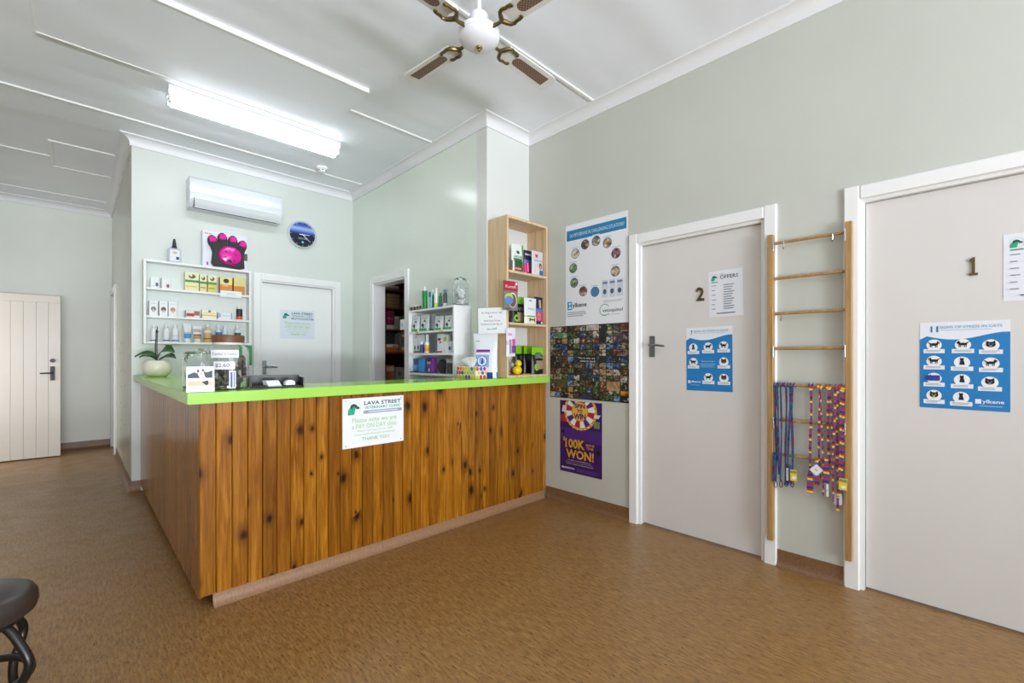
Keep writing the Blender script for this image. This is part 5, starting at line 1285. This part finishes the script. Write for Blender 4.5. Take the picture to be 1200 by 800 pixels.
# black desk tray with card box
xA = onY(294.5, 450, 2.66).x; xB = onY(355, 450, 2.66).x
tr = empty('desk_tray', ((xA + xB) / 2 + .02, 2.76, ZW), math.radians(-12)); tag(tr, 'shallow black desk tray on the worktop in front of the door', 'tray')
tw, td, th_ = xB - xA, .22, .062
mb = MB().cbox(-tw / 2, tw / 2, -td / 2, td / 2, 0, .005, .001); mb.build('base', MAT_BLACK, tr)
for (a_, b_, c1, c2, hh_) in ((-tw / 2, tw / 2, td / 2 - .006, td / 2, th_), (-tw / 2, -tw / 2 + .006, -td / 2, td / 2 - .0065, th_ * .85), (tw / 2 - .006, tw / 2, -td / 2, td / 2 - .0065, th_ * .85)):
    MB().cbox(a_, b_, c1, c2, .0052, hh_, .001).build('tray_wall', MAT_BLACK, tr)
xc, _w = wx(311, 331, 2.70)
cb = empty('card_box', (xc, 2.71, ZW + .0052)); cb.scale = (.78, .78, .72); tag(cb, 'white card box with a green logo in the desk tray', 'box')
MB().add([(-.04, -.03, .005), (.045, -.03, .005), (.045, .04, .012), (-.055, .04, .012), (-.05, .0, .042), (.035, .0, .042), (.045, .045, .045), (-.06, .045, .045)], [(0, 1, 2, 3), (7, 6, 5, 4), (0, 4, 5, 1), (1, 5, 6, 2), (2, 6, 7, 3), (3, 7, 4, 0)]).build('box', M('#eef0f2', .45), cb)
MB().box(-.042, .045, -.032, .04, 0, .005).build('card_stack', M('#d8dce0', .5), cb)
p = Print(); p.poly([(-.03, .01), (-.02, .028), (-.005, .02), (-.012, .008)], M('#7ab83a')); p.build('logo', cb, lambda u, v_, w_: (u, -.031 + v_ * .8 - w_, v_))
xc, _w = wx(332, 346, 2.70)
sp2 = empty('tape_dispenser', (xc, 2.70, ZW + .0052)); sp2.scale = (.72, .72, .62); tag(sp2, 'small white rounded dispenser beside the card box in the tray', 'dispenser')
MB().prism([(-.036, 0), (.036, 0), (.036, .02), (.03, .036), (.012, .044), (-.012, .044), (-.028, .036), (-.036, .018)], -.025, .025, 0, Matrix(((1, 0, 0, 0), (0, 0, 1, 0), (0, 1, 0, .008), (0, 0, 0, 1)))).build('body', M('#eef0f2', .4), sp2)
MB().cbox(-.034, .034, -.027, .027, 0, .008, .002).build('base', M('#3a3d42', .5), sp2)

# glass jars
jb = glass_jar('treat_jar', 'large glass jar of dental chews with brown lid and price label', (.585, 2.765, ZW), .096, .284, 'none', neck=.70, shoulder=.80)
MB().lathe([(0, .2452), (.074, .2452), (.0745, .248), (.076, .278), (.072, .284), (0, .284)], 32).build('lid', M('#6b4528', .45), jb)
MB().lathe([(.0695, .233), (.072, .233), (.072, .2445), (.0695, .2445)], 32, caps=False).build('rubber_ring', M('#d9d4cc', .5), jb)
random.seed(5)
chew = []
for s_ in range(3):
    pts = [(math.cos(a) * (.017 + .004 * math.sin(3 * a + s_)), math.sin(a) * (.012 + .003 * math.cos(2 * a + s_))) for a in [2 * PI * k / 7 for k in range(7)]]
    mb = MB().prism(pts, -.006, .006); chew.append(mb)
MCH = [M('#74675a', .8), M('#8a7c6a', .8), M('#5c5146', .8)]
first = {}
cnt_ = 0
for lay in range(7):
    for k in range(9):
        a = 2 * PI * (k + .37 * lay) / 9; q_ = .072 * (1 if k % 2 else .55)
        key = (lay + k) % 3
        if key not in first:
            o = chew[key].build('chew', MCH[key], jb); first[key] = o
        else:
            o = bpy.data.objects.new('chew', first[key].data); col.objects.link(o); o.parent = jb
        o.location = (q_ * math.cos(a), q_ * math.sin(a), .020 + .014 * lay); o.rotation_euler = (random.random() * .8, random.random() * .8, random.random() * 6)
for k in range(6):
    o = bpy.data.objects.new('chew', first[k % 3].data); col.objects.link(o); o.parent = jb
    o.location = (.055 + .012 * (k % 2), -.02 + .01 * (k % 3), .118 + .009 * k); o.rotation_euler = (random.random() * 3, random.random() * 3, random.random() * 6)
va_ = math.atan2(-.587, 2.765)      # labels face the camera
def curved_label(nm, parent, r, u0, u1, z0, z1, m, lay=0):
    mb = MB(); n = 8; vs = []
    for k in range(n + 1):
        a = -PI / 2 + va_ + (u0 + (u1 - u0) * k / n) / r
        vs += [((r + .0012 + lay) * math.cos(a), (r + .0012 + lay) * math.sin(a), z0), ((r + .0012 + lay) * math.cos(a), (r + .0012 + lay) * math.sin(a), z1)]
    mb.add(vs, [(2 * k, 2 * k + 2, 2 * k + 3, 2 * k + 1) for k in range(n)]); return mb.build(nm, m, parent)
def curved_text(parent, r, st, u0, z0, u1, z1, m, lay=.0006):
    p = Print(0); p.text(st, u0, z0, u1, z1, m, .01)
    p.build('lettering', parent, lambda u, v_, w_: ((r + .0012 + lay + w_) * math.cos(-PI / 2 + va_ + u / r), (r + .0012 + lay + w_) * math.sin(-PI / 2 + va_ + u / r), v_))
curved_label('name_label', jb, .098, -.085, .048, .165, .205, MAT_PAPER); curved_text(jb, .098, 'Dental Chews', -.075, .177, .036, .193, M('#8a9098'))
curved_label('price_label', jb, .098, -.068, .030, .105, .145, MAT_PAPER); curved_text(jb, .098, '$2.60', -.058, .114, .005, .136, M('#4a5568'))
curved_label('barcode_label', jb, .098, .004, .034, .004, .098, M('#dfe2ee', .5)); curved_label('barcode_stripe', jb, .098, .010, .018, .012, .09, M('#5a5a9a', .5), .0006); curved_label('barcode_stripe', jb, .098, .024, .029, .012, .09, M('#8a8ac0', .5), .0006)
js = glass_jar('treat_jar', 'smaller empty glass jar behind the dog picture card', (.490, 2.93, ZW), .082, .215, 'glass', neck=.86, shoulder=.86)
# dog picture in a clear stand
pc = empty('picture_card', (.430, 2.575, ZW), math.radians(-9)); tag(pc, 'black and white dog picture card in a clear stand at the counter corner', 'photo card')
cw_, chh = .112, .120
tl = Matrix.Rotation(math.radians(-8), 4, 'X')
o = MB().box(-cw_ / 2, cw_ / 2, 0, .002, .001, chh + .004).build('acrylic_stand', M('#e9eef2', .15, spec=.5), pc); o.matrix_local = tl
o = MB().cbox(-cw_ / 2, cw_ / 2, -.005, .05, 0, .002, .0005).build('stand_foot', M('#e3e9ee', .15), pc)
p = Print(.0008); W2 = .062; kx, kz = cw_ / .132, chh / .132
p.rect(-W2, .016, W2, .132, M('#eceef4', .4)); p.rect(-W2 + .003, .034, W2 - .006, .128, M('#dfe4ec', .4)); p.rect(-W2 + .003, .034, W2 - .006, .062, M('#d9c2a8', .4)); p.rect(-W2 + .003, .058, W2 - .006, .075, M('#e6e2e0', .4))
p.poly([(-W2 + .003, .075), (-W2 + .003, .092), (-.03, .106), (-.01, .098), (.01, .112), (.03, .104), (W2 - .006, .115), (W2 - .006, .075)], M('#3f4452', .4))
p.poly([(-.014, .098), (-.010, .112), (-.002, .118), (.006, .112), (.014, .116), (.016, .10), (.02, .085), (.03, .066), (.036, .05), (.022, .044), (.012, .052), (.0, .068), (-.008, .085)], M('#efe6de', .4))
p.poly([(-.016, .1), (-.014, .124), (-.004, .112)], M('#14151a', .4)); p.poly([(.006, .112), (.012, .128), (.018, .108)], M('#14151a', .4)); p.poly([(.006, .054), (.034, .062), (.038, .046), (.03, .034), (.014, .046)], M('#1c1a1c', .4)); p.ell(.004, .096, .004, .006, M('#c8a888', .4), 8)
p.rect(-W2, .016, -W2, .016, M('#eceef4', .4)); o = p.build('dog_picture', pc, lambda u, v_, w_: (u * kx, -w_, v_ * kz)); o.matrix_local = tl

# orchid in a cream bowl
pt = onZ(181, 441.4, SZ1)
op = empty('orchid_pot', (.497, 4.80, ZW)); tag(op, 'orchid with broad green leaves in a rounded cream bowl at the counter end', 'potted plant')
MB().lathe([(0, 0), (.058, 0), (.07, .006), (.092, .032), (.103, .07), (.098, .108), (.082, .134), (.076, .138), (.072, .135), (.088, .108), (.088, .08), (0, .07)], 32, caps=False).build('bowl', M('#ece7d6', .22), op)
MB().lathe([(0, .122), (.045, .128), (.078, .124), (.078, .118)], 20, caps=False).build('bark_mix', M('#5a3a26', .9), op)
def leaf(pts, wmax, roll=0):
    mb = MB(); n = len(pts); vs = []; P = [Vector(q_) for q_ in pts]
    for i, q_ in enumerate(P):
        d = (P[min(i + 1, n - 1)] - P[max(i - 1, 0)]).normalized(); s_ = Vector((-d.y, d.x, 0)).normalized()
        f = i / (n - 1); w__ = wmax * (math.sin(PI * min(1, f * .92 + .08)) ** .6)
        up_ = s_.cross(d); up_ = -up_ if up_.z < 0 else up_
        for sgn, dz in ((-1, .006 - roll * w__), (0, -.004), (1, .006 + roll * w__)): vs.append(q_ + s_ * (sgn * w__) + Vector((0, 0, dz)))
        for sgn, dz in ((1, .003 + roll * w__), (0, -.007), (-1, .003 - roll * w__)): vs.append(q_ + s_ * (sgn * w__) + Vector((0, 0, dz)))
    fs = []
    for i in range(n - 1):
        for k in range(6): fs.append((i * 6 + k, i * 6 + (k + 1) % 6, i * 6 + 6 + (k + 1) % 6, i * 6 + 6 + k))
    fs += [(0, 1, 2, 3, 4, 5), tuple((n - 1) * 6 + k for k in (5, 4, 3, 2, 1, 0))]
    mb.add(vs, fs, 0, True); return mb.build('leaf', M('#2c5a2c', .32), op)
vr = Vector((math.cos(.1), -math.sin(.1), 0)); cr = Vector((.77, -.64, 0))
def lp(a_, b_, c_=0): v_ = cr * a_ + Vector((.64, .77, 0)) * c_; return (v_.x, v_.y, b_)
leaf([lp(0, .15), lp(-.05, .19), lp(-.10, .20), lp(-.14, .19), lp(-.18, .17)], .03, -.6)
leaf([lp(0, .15), lp(.02, .20), lp(.05, .235), lp(.095, .235), lp(.14, .21)], .04, .8)
leaf([lp(.01, .14), lp(.05, .165), lp(.09, .18), lp(.12, .175), lp(.15, .16)], .03, .6)
leaf([lp(0, .15, -.01), lp(-.03, .175, -.04), lp(-.06, .18, -.07), lp(-.08, .165, -.09)], .022)
MB().tube([lp(-.01, .13), lp(-.015, .25), lp(-.01, .33), lp(-.008, .40)], [.005, .0045, .004, .0035], 7).build('flower_stem', M('#2a3a26', .5), op)
MB().tube([lp(.0, .13), lp(-.002, .25), lp(.0, .36), lp(.0, .425)], .003, 6).build('stake', M('#3a3028', .6), op)
MB().tube([lp(-.012, .375), lp(-.004, .385), lp(.006, .38)], .006, 6).build('clip', M('#23262a', .5), op)

# ================================================================== STORE ROOM SHELVING
sl_ = empty('store_fill_lamp', (2.95, 4.0, ZC)); tag(sl_, 'added round ceiling lamp, out of view, that brightens the store room', 'lamp')  # lamp added out of view to brighten the stock on the shelves
MB().lathe([(0, 0), (.11, 0), (.11, -.03), (.10, -.035), (0, -.035)], 20).build('base', MAT_WHITE, sl_)
MB().lathe([(.10, -.0355), (.095, -.07), (.06, -.095), (0, -.10)], 20).build('diffuser', M('#fff4e0', .4, emit=9, name='fill_lamp_diffuser'), sl_)
YSF = 4.95
st = empty('store_shelving', (2.60, YSF, 0)); tag(st, 'dark timber store room shelving seen through the doorway', 'shelving')
MDK = M('#6a4024', .6); SZs = [2.05, 1.825, 1.555, 1.274, .923, .5]
for z in SZs: MB().cbox(.016, .95, 0, .30, z - .02, z, .002).build('shelf_board', MDK, st)
for x in (0, .952): MB().cbox(x, x + .015, 0, .30, 0, 2.3, .001).build('upright', MDK, st)
MB().box(.0, .967, .302, .312, 0, 2.3).build('back_panel', M('#3a2a1e', .8), st)
def sx2(pl, pr, Y=YSF + .06): a_ = onY(pl, 400, Y).x; b_ = onY(pr, 400, Y).x; return (a_ + b_) / 2, b_ - a_
def scart(pl, pr, yt, yb, z, label, color, prints, cat='box', name='stock_box', d=.1, dy=0):
    Y = YSF + .06 + dy; x, w_ = sx2(pl, pr, Y); return carton(name, label, cat, (x, Y, z + .0005), 0, w_, d, (yb - yt) * onY((pl + pr) / 2, 400, Y).dot(_F) / FPX, color, prints, 'stock in the store room')
scart(451, 466, 344, 359.5, SZs[1], 'stack of flat tan cardboard on the upper store room shelf', '#8a7048', [('r', 0, .2, 1, .24, '#5a4628'), ('r', 0, .45, 1, .49, '#5a4628'), ('r', 0, .7, 1, .74, '#5a4628')])
scart(459, 478, 342, 358, SZs[1], 'grey plastic bin behind the cardboard stack', '#6a7070', [('r', 0, .8, 1, .9, '#4a5050')], 'bin', 'storage_bin', .08, .12)
scart(451, 465, 333.5, 337.5, SZs[0], 'flat white carton on the topmost store room shelf', '#c8beb0', [('r', 0, 0, 1, .4, '#8a7a6a')])
scart(450.5, 459.5, 363, 384.5, SZs[2], 'maroon carton with white base on the store room shelf', '#8a1f40', [('r', 0, 0, 1, .22, '#d8cac4'), ('t', 'PRO', .15, .5, .85, .62, '#c8909c')])
scart(460, 465.5, 369, 384.5, SZs[2], 'pale grey tub beside the maroon carton', '#a8a8a4', [('r', 0, .8, 1, .95, '#d0d0cc')], 'tub', 'storage_tub')
scart(466, 478, 368, 384, SZs[2], 'dark grey carton behind the white door card', '#5c6064', [('r', .1, .5, .9, .6, '#84888c')])
scart(451, 464, 388, 411, SZs[3], 'dark clear storage bin on the store room shelf', '#3f3f3c', [('r', 0, .35, 1, .42, '#5a5a58')], 'bin', 'storage_bin', .08, .12)
scart(450.5, 464, 403, 412, SZs[3], 'orange and white low carton on the store room shelf', '#d0681c', [('r', 0, .62, 1, 1, '#dcd6cc'), ('r', .5, .66, .9, .86, '#d87a2a')])
scart(465, 467.6, 390, 412, SZs[3], 'grey magazine file beside the orange folders', '#8a8a86', None, 'file', 'magazine_file')
scart(468, 472.5, 387.5, 411.5, SZs[3], 'orange and blue patterned file on the store room shelf', '#c8763a', [('r', 0, .4, 1, .6, '#5a7aa0'), ('r', 0, .75, 1, .85, '#e0d8c8'), ('r', 0, .1, 1, .25, '#e0d0b8')], 'file', 'magazine_file')
scart(473.2, 478, 398, 412, SZs[3], 'pinkish carton at the right of the store room shelf', '#b06a5a', [('r', 0, .5, 1, .7, '#d8c8c0')])
scart(450.5, 459.5, 428, 446, SZs[4], 'orange picture carton on the lower store room shelf', '#c86a34', [('r', 0, .6, 1, .9, '#d8c4b0'), ('r', 0, .1, 1, .3, '#9a7a6a')])
scart(461.5, 470, 431, 446, SZs[4], 'light grey carton on the lower store room shelf', '#a4a4a6', [('e', .5, .5, .2, .2, '#6a6a70')])
scart(471.5, 478, 432, 446, SZs[4], 'mid grey carton on the lower store room shelf', '#8c8e92', None)

# ================================================================== STOOL
FRING = [(.147 * math.cos(2 * PI * k / 40), .147 * math.sin(2 * PI * k / 40), .205) for k in range(41)]
SC = onZ(-46, 706, .47)
stl = empty('stool', (SC.x, SC.y, 0)); tag(stl, 'low round stool with dark brown padded seat and bent black tube legs', 'stool')
sr = .165
MB().lathe([(0, .40), (sr * .88, .40), (sr * .97, .41), (sr, .43), (sr * .99, .452), (sr * .94, .468), (sr * .82, .478), (0, .482)], 40).build('seat', M('#38302d', .32), stl)
MB().lathe([(0, .386), (sr * .82, .386), (sr * .82, .3995), (0, .3995)], 30).build('seat_board', M('#1d1b1b', .6), stl)
MB().tube(FRING, .0115, 10, cap=False).build('foot_ring', M('#161616', .28), stl)
for a in (.10, .10 + PI / 2, .10 + PI, .10 + 3 * PI / 2):
    d = Vector((math.cos(a - PI / 4), math.sin(a - PI / 4), 0)); path = []
    ctrl = [(.128, .384), (.145, .365), (.17, .325), (.188, .29), (.19, .262), (.178, .23), (.160, .195), (.155, .14), (.165, .07), (.18, .012)]
    P = [d * r_ + Vector((0, 0, z)) for r_, z in ctrl]
    sm = []
    for i in range(len(P) - 1):
        p0, p1, p2, p3 = P[max(0, i - 1)], P[i], P[i + 1], P[min(len(P) - 1, i + 2)]
        for k in range(4):
            t_ = k / 4; sm.append(.5 * ((2 * p1) + (p2 - p0) * t_ + (2 * p0 - 5 * p1 + 4 * p2 - p3) * t_ ** 2 + (3 * p1 - p0 - 3 * p2 + p3) * t_ ** 3))
    sm.append(P[-1])
    MB().tube(sm, .0125, 10).build('leg', M('#161616', .28), stl)
    MB().lathe([(0, 0), (.016, 0), (.016, .018), (.0126, .02), (0, .02)], 12).build('foot_cap', M('#0e0e0e', .6), stl, P[-1] * Vector((1, 1, 0)).length * 0 + Vector((P[-1].x, P[-1].y, 0)))
